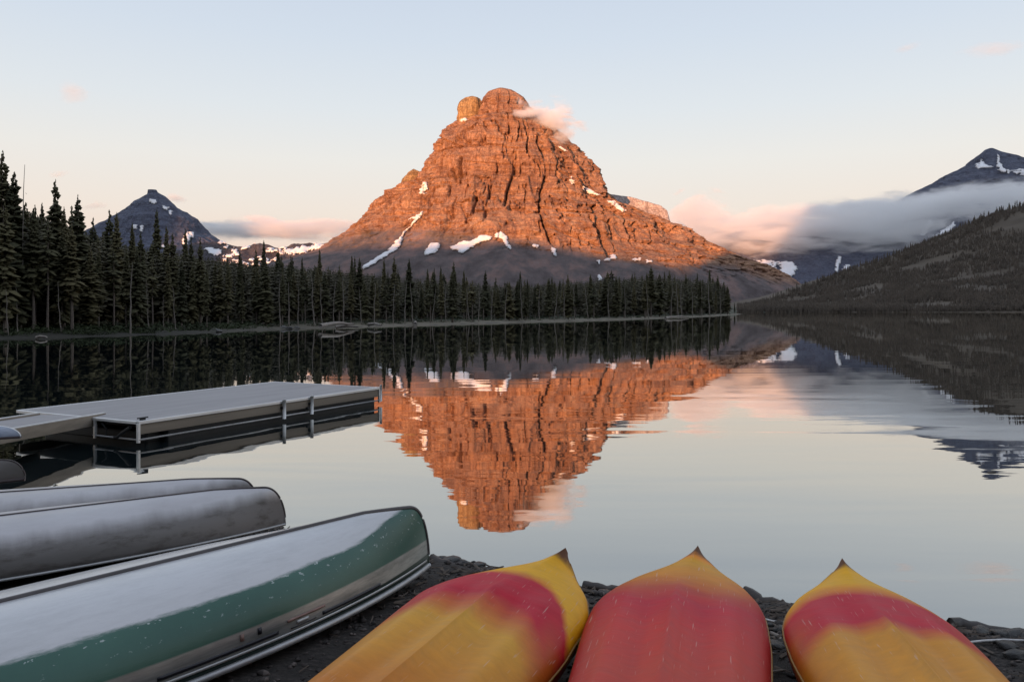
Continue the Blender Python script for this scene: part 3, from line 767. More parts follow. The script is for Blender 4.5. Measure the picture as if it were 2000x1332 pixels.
# forest on the hill
TINY = []
for k in range(4):
    V, Fc = [], []
    for (zb, zt, r) in ((0.0, .5, .17), (.28, .78, .13), (.55, 1.0, .085)):
        b0 = len(V); nn = 5
        for j in range(nn):
            a = 6.283 * j / nn + rs.random(); rr2 = r * rs.uniform(.7, 1.3); V.append((math.cos(a) * rr2, math.sin(a) * rr2, zb + rs.uniform(-.03, .03)))
        V.append((rs.uniform(-.01, .01), rs.uniform(-.01, .01), zt))
        Fc += [(b0 + j, b0 + (j + 1) % nn, b0 + nn) for j in range(nn)]
    TINY.append((np.array(V, np.float32), np.array(Fc, np.int32)))
nh = 26000
yy = 1238 + (rng.random(nh) ** 1.1) * 950; pxx = rng.uniform(1440, 2120, nh); xx = (pxx - 1000) / F * yy
cl = fbm(xx / 90, yy / 60, None, 4, 19); keep = cl > -0.10 + 0.35 * (rng.random(nh) - .5)
keep |= yy < 1275
hz = hill_z(xx, yy)
pts = [(xx[i], yy[i], hz[i] - .5, rng.uniform(6, 13) * (1.25 if rng.random() < .06 else 1), rng.uniform(.9, 1.4), rng.uniform(0, 6.28), int(rng.integers(4))) for i in np.nonzero(keep)[0]]
for i in range(420):   # a ragged line of trees along the crest
    q = rs.uniform(1540, 2060); Y = rs.uniform(2020, 2130); X = (q - 1000) / F * Y
    pts.append((X, Y, float(hill_z(np.array([X]), np.array([Y]))[0]) - .5, rs.uniform(9, 24), rs.uniform(.7, 1.1), rs.uniform(0, 6.28), rs.randrange(4)))
o = scatter('hill_forest', pts, TINY, M['far_needles']); tag(o, 'dark conifers covering the hillside at right', 'forest', kind='stuff')

# shore logs, rocks
def log_obj(name, px, row0, row1, px2, z, rad, mat, label, cat='log', group=None):
    a = Vector(unp(px, row0, z=z)); b2 = Vector(unp(px2, row1, z=z))
    mid = (a + b2) / 2; mb = MB(); k = 6; p = []
    for i in range(k + 1):
        q = a.lerp(b2, i / k) - mid; q.z += math.sin(i / k * 3.14) * rad * .6 + rs.uniform(-.2, .2) * rad; p.append(q)
    mb.tube(p, [rad * (1 - .5 * i / k) for i in range(k + 1)], 7)
    o = mb.build(name, mat, smooth=True); o.location = mid; tag(o, label, cat, group); return o
log_obj('driftwood_log', 625, 637, 633, 690, .55, .30, M['deadwood'], 'arched pale driftwood log on the shore below the low ridge', group='driftwood on the far shore')
log_obj('driftwood_log', 655, 639, 638.5, 700, .2, .22, M['deadwood'], 'flat pale log lying at the waterline below the arched log', group='driftwood on the far shore')
log_obj('driftwood_log', 720, 634, 635.5, 745, .4, .25, M['deadwood'], 'short grey log on the sand left of the stump', group='driftwood on the far shore')
log_obj('driftwood_log', 1300, 621, 619, 1345, .3, .35, M['deadwood'], 'pale log on the sand near the tip of the point', group='driftwood on the far shore')
log_obj('driftwood_log', 70, 659, 659, 92, .15, .14, M['deadwood'], 'small pale log at the waterline of the left shore', group='driftwood on the far shore')
log_obj('tree_stump', 811, 633, 622, 812, .3, .3, M['deadwood'], 'broken pale stump standing on the sandy shore', 'stump')
bpy.data.objects['tree_stump'].rotation_euler = (0, 0, 0)
def boulder(rs, sub=2):
    bm = bmesh.new(); bmesh.ops.create_icosphere(bm, subdivisions=sub, radius=1)
    sd_ = rs.random() * 50
    for v in bm.verts:
        c = v.co; d = 1 + .35 * float(vnoise(np.array([c.x * 1.3 + sd_]), np.array([c.y * 1.3]), np.array([c.z * 1.3]))[0]) + .12 * float(vnoise(np.array([c.x * 4 + sd_]), np.array([c.y * 4]), np.array([c.z * 4]))[0])
        v.co = c * d
    me = bpy.data.meshes.new('rock'); bm.to_mesh(me); bm.free(); return me
M['grey_rock'] = simple('grey_stone', (.12,.115,.11), .9, var=.3, scale=3, bmp=.02)
rockm = [boulder(rs) for _ in range(4)]
for me in rockm: me.materials.append(M['grey_rock']); me.polygons.foreach_set('use_smooth', np.ones(len(me.polygons), bool))
for i, (px, row, s, lab) in enumerate([(421,646,.9,'grey boulder at the water edge below the low ridge'),(428,647,.6,'smaller grey stone beside the boulder at the water edge'),(553,641,1.0,'pale rock heap on the shore left of the arched log, leftmost'),(566,641,.8,'pale rock heap on the shore left of the arched log, second'),(580,640.5,.7,'pale rock heap on the shore left of the arched log, last')]):
    p = unp(px, row, z=.1); o = bpy.data.objects.new('rock', rockm[i % 4]); COL.objects.link(o); o.location = p; s *= .6; o.scale = (s, s, s * .5); o.rotation_euler.z = i
    tag(o, lab, 'rock', 'stones on the far shore')
# ------------------------------------------------------------------ clouds (real volumes in the valley air)
def fcurve(n, l, src, pts, lo, hi):
    """float curve through (u, v) points, both 0..1; returns v mapped to lo..hi"""
    c = n.new('ShaderNodeFloatCurve'); cu = c.mapping.curves[0]
    cu.points[0].location = pts[0]; cu.points[-1].location = pts[-1]
    for p in pts[1:-1]: cu.points.new(*p)
    for p in cu.points: p.handle_type = 'AUTO_CLAMPED'
    c.mapping.update(); l.new(src, c.inputs['Value'])
    return mth(n, l, 'MULTIPLY_ADD', c.outputs[0], hi - lo, lo)
def vol_mat(name, step=1.0):
    m = bpy.data.materials.new(name); m.use_nodes = True; n, l = m.node_tree.nodes, m.node_tree.links
    n.clear(); out = n.new('ShaderNodeOutputMaterial'); v = n.new('ShaderNodeVolumeScatter')
    v.inputs['Anisotropy'].default_value = 0.0
    l.new(v.outputs[0], out.inputs['Volume']); m.cycles.volume_step_rate = step
    return m, n, l, v
def band_cloud(name, top, bot, Y, dY, dens, label, soft_t, soft_b, amp, nscale, color=(.985,.985,.995), step=1.0):
    k = Y / F; P0, P1 = top[0][0], top[-1][0]; R0, R1 = 330.0, 530.0
    m, n, l, v = vol_mat(name + '_vapour', step); v.inputs['Color'].default_value = (*color, 1)
    pos = n.new('ShaderNodeNewGeometry').outputs['Position']; sep = n.new('ShaderNodeSeparateXYZ'); l.new(pos, sep.inputs[0])
    X, Yy, Z = sep.outputs
    u = mth(n, l, 'DIVIDE', mth(n, l, 'SUBTRACT', X, (P0 - 1000) * k), (P1 - P0) * k, clamp=True)
    mapv = lambda pts: [((a - P0) / (P1 - P0), 1 - (r - R0) / (R1 - R0)) for a, r in pts]
    zlo, zhi = (HZ - R1) * k, (HZ - R0) * k
    zt = fcurve(n, l, u, mapv(top), zlo, zhi); zb = fcurve(n, l, u, mapv(bot), zlo, zhi)
    f1 = noise(n, l, pos, nscale, 6, 0.62, (0.5, 0.7, 1.5), 0.8)
    f2 = ramp(n, l, noise(n, l, pos, nscale * .8, 5, .6, (.45, .6, 2.2), .6), [(.40, (.10,.10,.10)), (.60, (1.0,1.0,1.0))])
    f = mth(n, l, 'MULTIPLY', mth(n, l, 'SUBTRACT', f1, 0.5), amp)
    a = mth(n, l, 'ADD', mth(n, l, 'DIVIDE', mth(n, l, 'SUBTRACT', zt, Z), soft_t), f, clamp=True)
    b = mth(n, l, 'ADD', mth(n, l, 'DIVIDE', mth(n, l, 'SUBTRACT', Z, zb), soft_b), f, clamp=True)
    c = mth(n, l, 'SUBTRACT', 1.0, mth(n, l, 'DIVIDE', mth(n, l, 'ABSOLUTE', mth(n, l, 'SUBTRACT', Yy, Y)), dY)); 
    c = mth(n, l, 'ADD', mth(n, l, 'MULTIPLY', c, 2.0), f, clamp=True)
    eu = mth(n, l, 'MULTIPLY', mth(n, l, 'MINIMUM', u, mth(n, l, 'SUBTRACT', 1.0, u)), 14.0, clamp=True)
    d = mth(n, l, 'MULTIPLY', mth(n, l, 'MULTIPLY', a, b), mth(n, l, 'MULTIPLY', c, eu))
    l.new(mth(n, l, 'MULTIPLY', mth(n, l, 'MULTIPLY', d, f2), dens), v.inputs['Density'])
    rows = [r for _, r in top + bot]
    z0, z1 = (HZ - max(rows)) * k - soft_b * .6, (HZ - min(rows)) * k + soft_t * .6
    mb = MB(); mb.box((((P0 + P1) / 2 - 1000) * k, Y, (z0 + z1) / 2), ((P1 - P0) * k, 2 * dY, z1 - z0))
    o = mb.build(name, m); tag(o, label, 'cloud'); return o
def puff(name, px, row, rx, ry, Y, dY, dens, label, tilt=0.0, amp=2.2, nscale=0.006, color=(.985,.985,.985), group=None, sx=0.5, step=1.0, sharp=1.0):
    """one drifting cloud: an ellipsoid of vapour torn by noise"""
    k = Y / F; m, n, l, v = vol_mat(name + '_vapour', step); v.inputs['Color'].default_value = (*color, 1)
    tc = n.new('ShaderNodeTexCoord').outputs['Object']
    ln = n.new('ShaderNodeVectorMath'); ln.operation = 'LENGTH'; l.new(tc, ln.inputs[0])
    pos = n.new('ShaderNodeNewGeometry').outputs['Position']
    f = mth(n, l, 'MULTIPLY', mth(n, l, 'SUBTRACT', noise(n, l, pos, nscale, 5, 0.62, (sx, 0.7, 1.3), 0.6), 0.5), amp)
    q = mth(n, l, 'MULTIPLY', mth(n, l, 'SUBTRACT', 0.62, ln.outputs['Value']), 1.6 * sharp)
    edge = mth(n, l, 'MULTIPLY', mth(n, l, 'SUBTRACT', 1.0, ln.outputs['Value']), 4.0, clamp=True)
    d = mth(n, l, 'MULTIPLY', mth(n, l, 'ADD', q, f, clamp=True), edge)
    l.new(mth(n, l, 'MULTIPLY', d, dens), v.inputs['Density'])
    bm = bmesh.new(); bmesh.ops.create_icosphere(bm, subdivisions=3, radius=1.02); me = bpy.data.meshes.new(name); bm.to_mesh(me); bm.free()
    me.materials.append(m); o = bpy.data.objects.new(name, me); COL.objects.link(o)
    o.location = ((px - 1000) * k, Y, CAMZ + (HZ - row) * k); o.scale = (rx * k, dY, ry * k); o.rotation_euler = (0, tilt, 0)
    tag(o, label, 'cloud', group); return o
band_cloud('cloud_bank',
  [(1296,470),(1312,420),(1328,398),(1355,388),(1385,400),(1408,418),(1440,420),(1475,408),(1500,411),(1570,404),(1640,398),(1700,388),(1760,385),(1800,377),(1850,368),(1920,360),(2000,357),(2110,352)],
  [(1296,478),(1340,480),(1400,497),(1480,508),(1560,506),(1640,502),(1700,498),(1750,492),(1785,470),(1815,440),(1870,425),(1925,419),(1950,440),(2000,450),(2060,460),(2110,460)],
  5000, 380, 0.014, 'long cloud bank filling the valley right of the mountain, pink at its left end', 34, 90, 5.0, 0.011, step=.3)
band_cloud('cloud_band', [(380,440),(400,434),(430,436),(470,432),(500,423),(540,427),(570,434),(640,430),(700,436),(735,448)],
  [(380,458),(400,464),(430,468),(470,468),(500,467),(540,467),(570,468),(640,468),(700,464),(735,456)],
  6200, 300, 0.012, 'flat pinkish cloud band low over the ridge left of the mountain', 18, 60, 2.4, 0.009, step=.4)
puff('summit_cloud', 1066, 240, 96, 66, 3860, 130, 0.055, 'salmon pink cloud clinging to the right side of the summit', tilt=0.42, amp=3.6, nscale=0.016, sx=0.6, step=.3)
puff('cloud_wisp', 1024, 221, 56, 15, 3780, 60, 0.05, 'thin pink streak of cloud across the face just below the summit', tilt=-0.12, amp=2.6, nscale=0.012, sx=0.35)
puff('small_cloud', 145, 182, 42, 36, 9000, 200, 0.0035, 'small pale puff of cloud high in the sky at left', amp=2.4, nscale=0.006)
puff('cloud_wisp', 188, 402, 46, 13, 7000, 120, 0.012, 'dark flat wisp just above the trees left of the blue peak', tilt=-0.15, amp=2.4, nscale=0.008)
puff('cloud_wisp', 112, 342, 40, 12, 7000, 120, 0.006, 'faint grey wisp above the ragged spire at left', tilt=-0.2, amp=2.4)
puff('cloud_wisp', 340, 385, 34, 15, 6600, 100, 0.012, 'thin smoky wisp beside the top of the blue peak', tilt=0.2, amp=3.0, nscale=0.01)
puff('cloud_wisp', 1742, 376, 42, 6, 6400, 100, 0.006, 'small dark lens of cloud above the cloud bank', amp=1.6, nscale=0.006)
puff('cloud_wisp', 1328, 374, 24, 8, 5200, 60, 0.010, 'tiny curl of mist above the left end of the cloud bank', tilt=-0.5, amp=2.6, nscale=0.012)
puff('cloud_wisp', 1770, 95, 44, 12, 9000, 150, 0.003, 'short pale wisp high in the sky at right', tilt=-0.25, amp=2.2)
puff('cloud_wisp', 1935, 98, 110, 24, 9000, 150, 0.003, 'wide faint streak of cloud in the upper right corner', tilt=-0.12, amp=2.4)

# ------------------------------------------------------------------ the bank in the foreground
EDX = np.array([-30, -8, -3, -1.6, -0.7, -0.26, 0.2, 0.63, 1.2, 1.6, 1.85, 2.3, 2.75, 3.0, 4.5, 9, 30], float)
EDY = np.array([9.5, 8.2, 7.4, 6.8, 6.1, 5.92, 5.6, 5.46, 5.40, 5.32, 5.12, 4.92, 4.76, 4.68, 4.4, 4.0, 3.0], float)
def edge_y(x): return np.interp(x, EDX, EDY) + fbm(x * 1.7, x * 0 + 3, None, 4, 12) * .10
def bank_z(x, y):
    o = edge_y(x) - y      # metres back from the water's edge
    z = np.interp(o, [-2, -.5, -.12, 0, .12, .5, 3, 60], [-.9, -.35, .1, .42, .52, .62, .70, 1.6])
    return z + fbm(x * 2.2, y * 2.2, None, 4, 33) * .035 + fbm(x * 9, y * 9, None, 3, 34) * .010
xs = np.concatenate([np.linspace(-30, -4, 60), np.linspace(-3.9, 5, 360), np.linspace(5.2, 30, 50)])
os_ = np.concatenate([np.linspace(-2, -.5, 5), np.linspace(-.45, .6, 44), np.linspace(.63, 4, 130), np.linspace(4.5, 60, 30)])
X, O = np.meshgrid(xs, os_); Y = edge_y(X) - O; Z = bank_z(X, Y)
idx = np.arange(X.size).reshape(X.shape)
m, n, l, b = mat_new('bank_gravel')
co = n.new('ShaderNodeNewGeometry').outputs['Position']; sep = n.new('ShaderNodeSeparateXYZ'); l.new(co, sep.inputs[0])
f1 = noise(n, l, co, 26, 8, 0.75, (0.6, 1.3, 1)); f2 = noise(n, l, co, 3.0, 6)
c = ramp(n, l, f1, [(0.36, (.008,.007,.006)), (0.5, (.030,.024,.020)), (0.64, (.085,.068,.060))])
c = mixc(n, l, ramp(n, l, f2, [(0.35, (1,1,1)), (0.65, (.45,.45,.45))]), c, (.05,.042,.036), 'MULTIPLY') if False else mixc(n, l, ramp(n, l, f2, [(0.4, (0,0,0)), (0.7, (.6,.6,.6))]), c, (.03,.026,.022))
wet = n.new('ShaderNodeMapRange'); wet.inputs[1].default_value = .62; wet.inputs[2].default_value = .5; l.new(sep.outputs[2], wet.inputs[0])
l.new(mixc(n, l, mth(n, l, 'MULTIPLY', wet.outputs[0], .8), c, (.010,.011,.010)), b.inputs['Base Color'])
l.new(mth(n, l, 'MULTIPLY_ADD', wet.outputs[0], -.35, .9), b.inputs['Roughness'])
l.new(bump(n, l, f1, .02), b.inputs['Normal'])
M['bank'] = m
tag(mesh_np('bank', np.stack([X, Y, Z], -1).reshape(-1, 3), np.stack([idx[:-1,:-1], idx[1:,:-1], idx[1:,1:], idx[:-1,1:]], -1).reshape(-1, 4), M['bank']), kind='structure')
# gravel
PEB = []
for k in range(5):
    bm = bmesh.new(); bmesh.ops.create_icosphere(bm, subdivisions=1, radius=1)
    V = np.array([v.co[:] for v in bm.verts], np.float32) * np.array([1, .75, .5]); V *= (1 + .25 * rng.standard_normal((len(V), 1))).astype(np.float32).clip(.6, 1.5)
    PEB.append((V.astype(np.float32), np.array([[v.index for v in f.verts] for f in bm.faces], np.int32))); bm.free()
pts = []
for i in range(7000):
    x = rng.uniform(-2.6, 3.6); y = float(edge_y(np.array([x]))[0]) - rng.uniform(-.05, 3.0)
    if y < 2.6: continue
    s = abs(rng.normal(0, .009)) + .004 + (0.02 if rng.random() < .03 else 0)
    pts.append((x, y, float(bank_z(np.array([x]), np.array([y]))[0]) + s * .2, s, 1.0, rng.uniform(0, 6.28), int(rng.integers(5))))
def peb_mat():
    m, n, l, b = mat_new('gravel_stones'); co = objco(n)
    w = n.new('ShaderNodeTexWhiteNoise'); 
    mp = n.new('ShaderNodeVectorMath'); mp.operation = 'SNAP'; l.new(co, mp.inputs[0]); mp.inputs[1].default_value = (.03,.03,.5)
    l.new(mp.outputs[0], w.inputs['Vector'])
    l.new(ramp(n, l, w.outputs['Value'], [(0, (.012,.010,.009)), (.5, (.035,.028,.025)), (.85, (.075,.060,.054)), (1, (.16,.13,.115))]), b.inputs['Base Color'])
    b.inputs['Roughness'].default_value = .85; return m
o = scatter('gravel', pts, PEB, peb_mat()); tag(o, 'loose dark gravel on the bank between the boats', 'gravel', kind='stuff')
pts = []
for i in range(1500):
    x = rng.uniform(-2.6, 3.6); y = float(edge_y(np.array([x]))[0]) - abs(rng.normal(.0, .9)); L = rng.uniform(.03, .12)
    pts.append((x, y, float(bank_z(np.array([x]), np.array([y]))[0]) + .008, L, 1.0, rng.uniform(0, 6.28), int(rng.integers(3))))
CH = []
for k in range(3):
    w = .05 + .05 * k; V = np.array([(-.5,-w,0),(.5,-w*.6,.05),(.5,w*.6,.02),(-.5,w,.06),(-.5,0,.1),(.5,0,.12)], np.float32); CH.append((V, np.array([[0,1,5],[0,5,4],[4,5,2],[4,2,3]], np.int32)))
M['litter'] = simple('wood_litter', (.085,.065,.05), .9, var=.6, scale=14)
o = scatter('wood_litter', pts, CH, M['litter']); tag(o, 'bark chips and twigs scattered over the gravel bank', 'litter', kind='stuff')
M['wet_rock'] = simple('wet_dark_rock', (.016,.015,.014), .3, var=.5, scale=9, bmp=.01)
M['wet_wood'] = simple('wet_dark_wood', (.040,.030,.024), .45, var=.5, scale=8, bmp=.01, stretch=(.3, 1, 1))
wr = []
for k in range(4):
    me = boulder(rs, 3); me.materials.append(M['wet_rock']); me.polygons.foreach_set('use_smooth', np.ones(len(me.polygons), bool)); wr.append(me)
rk = [(858,1103,.09),(880,1108,.12),(905,1112,.08),(935,1114,.07),(960,1120,.06),(1500,1250,.05),(1525,1262,.06),(1508,1300,.07),(1920,1242,.09),(1955,1248,.08),(1985,1250,.11),(1965,1290,.07),(1990,1310,.09),(1180,1175,.06),(2030,1262,.12)]
for i, (px, row, s) in enumerate(rk):
    s *= .62; p = unp(px, row, z=.55); z = float(bank_z(np.array([p[0]]), np.array([p[1]]))[0])
    o = bpy.data.objects.new('rock', wr[i % 4]); COL.objects.link(o); o.location = (p[0], p[1], z + s * .1); o.scale = (s * 1.3, s, s * .55); o.rotation_euler.z = i * 1.3
    lab = 'dark wet rock at the water edge beside the green canoe end' if px < 1000 else 'dark wet rock in the gap between the left and middle kayaks' if px < 1200 else 'dark wet rock in the gap between the middle and right kayaks' if px < 1600 else 'dark wet rock on the bank right of the last kayak'
    tag(o, lab, 'rock', 'rocks ' + ('by the green canoe' if px < 1000 else 'in the left gap' if px < 1200 else 'in the right gap' if px < 1600 else 'right of the kayaks'))
def drift(pts, r, label, mat='wet_wood', name='driftwood'):
    P = []
    for px, row, z in pts: P.append(Vector(unp(px, row, z=z)))
    mid = sum(P, Vector()) / len(P); mb = MB(); Q = []
    for i in range(len(P) - 1):
        for k in range(4): Q.append(P[i].lerp(P[i+1], k / 4) - mid + Vector((rs.uniform(-1,1), rs.uniform(-1,1), rs.uniform(-1,1))) * r * .18)
    Q.append(P[-1] - mid)
    mb.tube(Q, [r * (1 - .45 * i / len(Q)) * rs.uniform(.85, 1.1) for i in range(len(Q))], 9)
    o = mb.build(name, M[mat], smooth=True); o.location = mid; tag(o, label, 'driftwood'); return o
drift([(838,1097,.60),(885,1106,.58),(945,1112,.54)], .055, 'dark knobbly log at the water edge by the green canoe end')
drift([(1140,1143,.56),(1175,1150,.56),(1215,1150,.55)], .035, 'dark teal wet log between the left and middle kayaks')
drift([(1455,1160,.56),(1490,1176,.54),(1560,1192,.52)], .05, 'dark log at the water edge between the middle and right kayaks')
drift([(1500,1196,.60),(1525,1202,.60),(1550,1204,.58)], .014, 'thin grey stick lying in the gap above the rope', 'deadwood')
drift([(1505,1235,.64),(1522,1243,.64),(1526,1256,.63)], .014, 'short bent grey stick below the rope between two kayaks', 'deadwood')
drift([(1500,1312,.66),(1535,1308,.66)], .008, 'small pale twig low in the gap between two kayaks', 'deadwood')
drift([(1860,1222,.52),(1930,1232,.50),(2060,1250,.50)], .05, 'dark log along the water edge at the right edge of the photo')
# pale rope along the bank behind the kayaks
M['rope'] = simple('white_rope', (.62,.60,.58), .7, var=.12, scale=40)
def rope_obj(pts, label):
    P = [Vector(unp(px, row, z=z)) for px, row, z in pts]; mid = sum(P, Vector()) / len(P); mb = MB()
    mb.tube([p - mid for p in P], .0065, 8); o = mb.build('rope', M['rope'], smooth=True); o.location = mid; tag(o, label, 'rope'); return o
rope_obj([(1440,1200,.66),(1486,1207,.66),(1510,1213,.65),(1540,1217,.645),(1580,1222,.64),(1700,1236,.64),(1820,1252,.64),(1885,1255,.64),(1920,1251,.64),(1960,1249,.63),(2040,1252,.62)], 'thin white rope stretched along the bank behind the kayaks')
# a leaf-sized bit of debris afloat
mb = MB(); mb.box((0, 0, 0), (.13, .035, .02), .2); mb.box((.03, .03, .006), (.05, .04, .02), .8)
o = mb.build('floating_bark', M['wet_wood'], bevel=.005); o.location = unp(1937, 922, z=.004); tag(o, 'small dark piece of bark floating on the lake at right', 'bark')
# ------------------------------------------------------------------ dock
M['deck'] = simple('weathered_deck', (.33,.315,.315), .75, var=.12, scale=1.6, bmp=.004, stretch=(.25, 3, 1))
M['rim_alu'] = simple('worn_gunwale_aluminium', (.42,.42,.42), .42, metal=.5, var=.2, scale=5)
M['alu'] = simple('dull_aluminium', (.74,.74,.73), .42, metal=.4, var=.12, scale=3, stretch=(.3, 1, 1))
M['fascia'] = simple('brown_grey_board', (.27,.225,.175), .7, var=.3, scale=1.2, stretch=(.2, 1, 6))
M['white_pipe'] = simple('white_painted_pipe', (.94,.94,.92), .3, var=.08, scale=8)
M['black'] = simple('black_plastic_and_shade', (.008,.008,.008), .6, var=.2, scale=6)
DZ = .44
A = Vector((-6.62, 14.12, 0)); Bc = Vector((-3.42, 20.4, 0)); U = (Bc - A).normalized(); LEN = (Bc - A).length; Vv = Vector((-U.y, U.x, 0)); WID = 3.48
dock = empty('dock', A, math.atan2(U.y, U.x))      # local x runs along the near side, local y towards the far side
tag(dock, 'floating dock with grey deck and two white side posts lying off the left bank', 'dock')
mb = MB(); mb.box((LEN/2, WID/2, DZ - .02), (LEN - .04, WID - .04, .04)); mb.build('deck', M['deck'], dock, bevel=.004)
for y0, nm in ((-.015, 'edge_trim'), (WID + .015, 'edge_trim')):
    mb = MB(); mb.box((LEN/2, y0, DZ - .022), (LEN + .06, .05, .06)); mb.build(nm, M['alu'], dock, bevel=.008)
for x0 in (-.015, LEN + .015):
    mb = MB(); mb.box((x0, WID/2, DZ - .024), (.05, WID - .03, .055)); mb.build('edge_trim', M['alu'], dock, bevel=.008)
mb = MB(); mb.box((LEN/2, .0, DZ - .145), (LEN - .02, .03, .18)); mb.build('side_board', M['fascia'], dock, bevel=.004)
mb = MB(); mb.box((LEN/2, WID, DZ - .13), (LEN - .02, .03, .15)); mb.build('side_board', M['fascia'], dock, bevel=.004)
mb = MB(); mb.box((LEN, WID/2, DZ - .13), (.03, WID - .04, .15)); mb.build('side_board', M['fascia'], dock, bevel=.004)
for y0 in (-.03,):
    mb = MB(); mb.tube([(-.02, y0, .115), (LEN + .02, y0, .115)], .018, 8); mb.build('lower_rail', M['rim_alu'], dock, smooth=True)
mb = MB(); mb.tube([(-.02, 0, .115), (-.02, 1.2, .115)], .018, 8); mb.build('lower_rail', M['rim_alu'], dock, smooth=True)
mb = MB(); mb.box((LEN/2 + .3, WID/2, .12), (LEN - .75, WID - .12, .34)); mb.build('float', M['black'], dock, bevel=.03)  # black block paints in the shade under the deck, beside the floats
for (x0, y0) in ((-.02, -.02), (-.02, 1.15), (LEN, -.02)):
    mb = MB(); mb.box((x0, y0, .23), (.05, .05, .34)); mb.build('frame_post', M['alu'], dock, bevel=.006)
for x0 in (1.2, 3.4, 5.6):
    mb = MB(); mb.box((x0, WID/2, .08), (1.7, WID - .5, .22)); mb.build('float', M['black'], dock, bevel=.04)
mb = MB(); mb.tube([(-.03, .18, .33), (-.03, .42, .20), (-.03, .52, .13), (-.03, .60, .12)], .03, 7); mb.tube([(-.03, .95, .35), (-.04, .80, .26), (-.03, .85, .15)], .018, 6); mb.build('hose', M['black'], dock, smooth=True)
mb = MB(); mb.box((.13, .06, DZ + .02), (.10, .04, .03)); mb.tube([(.02, .06, DZ + .045), (.24, .06, DZ + .045)], .013, 6); mb.build('cleat', M['black'], dock, smooth=False)
def along(px):   # where a column of the photograph crosses the near side
    lo, hi = 0, LEN
    for _ in range(40):
        mid = (lo + hi) / 2; p = A + U * mid
        if p.x / p.y * F + 1000 < px: lo = mid
        else: hi = mid
    return lo
for px in (550, 604):
    s_ = along(px); mb = MB(); mb.tube([(s_, -.075, .06), (s_, -.075, DZ + .035)], .038, 10); po = mb.build('post', M['white_pipe'], dock, smooth=True)
    mb = MB(); mb.box((s_, -.045, .30), (.12, .05, .05)); mb.build('bracket', M['black'], po)
mb = MB(); mb.box((along(597), -.06, .20), (.07, .07, .07)); mb.build('mooring_ring', M['black'], dock, bevel=.02)
mb = MB(); mb.tube([(LEN + .05, -.04, .08), (LEN + .05, -.04, DZ + .06)], .03, 8); mb.build('post', M['white_pipe'], dock, smooth=True)
# gangway
gw = empty('gangway', (-8.35, 14.95, .42), 0); tag(gw, 'grey gangway ramp leading from the dock towards the left bank', 'gangway')
g0, g1 = Vector((0, .15, -.01)), Vector((-.15, -7.6, .28))
mb = MB(); mb.beam(g0, g1, 1.16, .04); mb.build('ramp_deck', M['deck'], gw)
for sx in (-.62, .62):
    o_ = Vector((sx, 0, -.05)); mb = MB(); mb.beam(g0 + o_, g1 + o_, .06, .20); mb.build('side_beam', M['fascia'], gw, bevel=.006)
    o_ = Vector((sx, 0, .055)); mb = MB(); mb.beam(g0 + o_, g1 + o_, .05, .02); mb.build('top_rail', M['alu'], gw)

# ------------------------------------------------------------------ canoes lying keel up
def canoe(name, P, d, L, W, h, mat, rimmat, keelmat, label, zend=.0, zmid=.05, rim_r=.018, keel_r=.011, stem=.17, nfull=2.5, endlow=.84, extra=None):
    root = empty(name, P, math.atan2(d[1], d[0])); tag(root, label, 'canoe', 'canoes lying keel up on the bank')
    ns, nc = 150, 41
    def prof(s):
        q = min(s, L - s); t = q / (L / 2)
        w = W * (1 - (1 - t) ** 2.3) ** .95 if t < 1 else W
        zg = zmid + (zend - zmid) * (1 - t) ** 1.8
        up = min(1.0, q / stem); rnd = math.sqrt(max(0, 1 - (1 - up) ** 2.4))
        k = h * (endlow + (1 - endlow) * (min(1, q / (stem * 3.2))) ** .6)
        k = zg + (k - zg) * (0.0 + 1.0 * rnd)
        nn = 1.35 + (nfull - 1.35) * min(1, t * 1.7)
        return w, zg, k, nn
    V = []
    ss = [L * .5 * (1 - math.cos(math.pi * i / (ns - 1))) for i in range(ns)]
    for s in ss:
        w, zg, k, nn = prof(s); w = max(w, .008)
        q = min(s, L - s)
        for j in range(nc):
            a = math.pi * j / (nc - 1); c, sn = math.cos(a), math.sin(a)
            u = w * math.copysign(abs(c) ** (2 / nn), c); z = zg + (k - zg) * max(0, sn) ** (2 / nn)
            V.append((s, u, z))
    Fc = []
    for i in range(ns - 1):
        for j in range(nc - 1): Fc.append((i*nc+j, (i+1)*nc+j, (i+1)*nc+j+1, i*nc+j+1))
    hull = mesh_np('hull', V, np.array(Fc), mat, root)
    so = hull.modifiers.new('thickness', 'SOLIDIFY'); so.thickness = .006; so.offset = -1
    for sg in (1, -1):
        mb = MB(); pts = [(s, sg * (max(prof(s)[0], .008) + .006), prof(s)[1]) for s in ss[1:-1:2]]
        mb.tube(pts, rim_r, 8); mb.build('gunwale', rimmat, root, smooth=True)
    mb = MB(); kp = []
    for s in ss[2:-2]:
        w, zg, k, nn = prof(s); kp.append((s, 0, k + keel_r * .3))
    mb.tube(kp, [keel_r] * len(kp), 6); mb.build('keel', keelmat, root, smooth=True)
    if extra: extra(root, prof, L)
    return root, prof
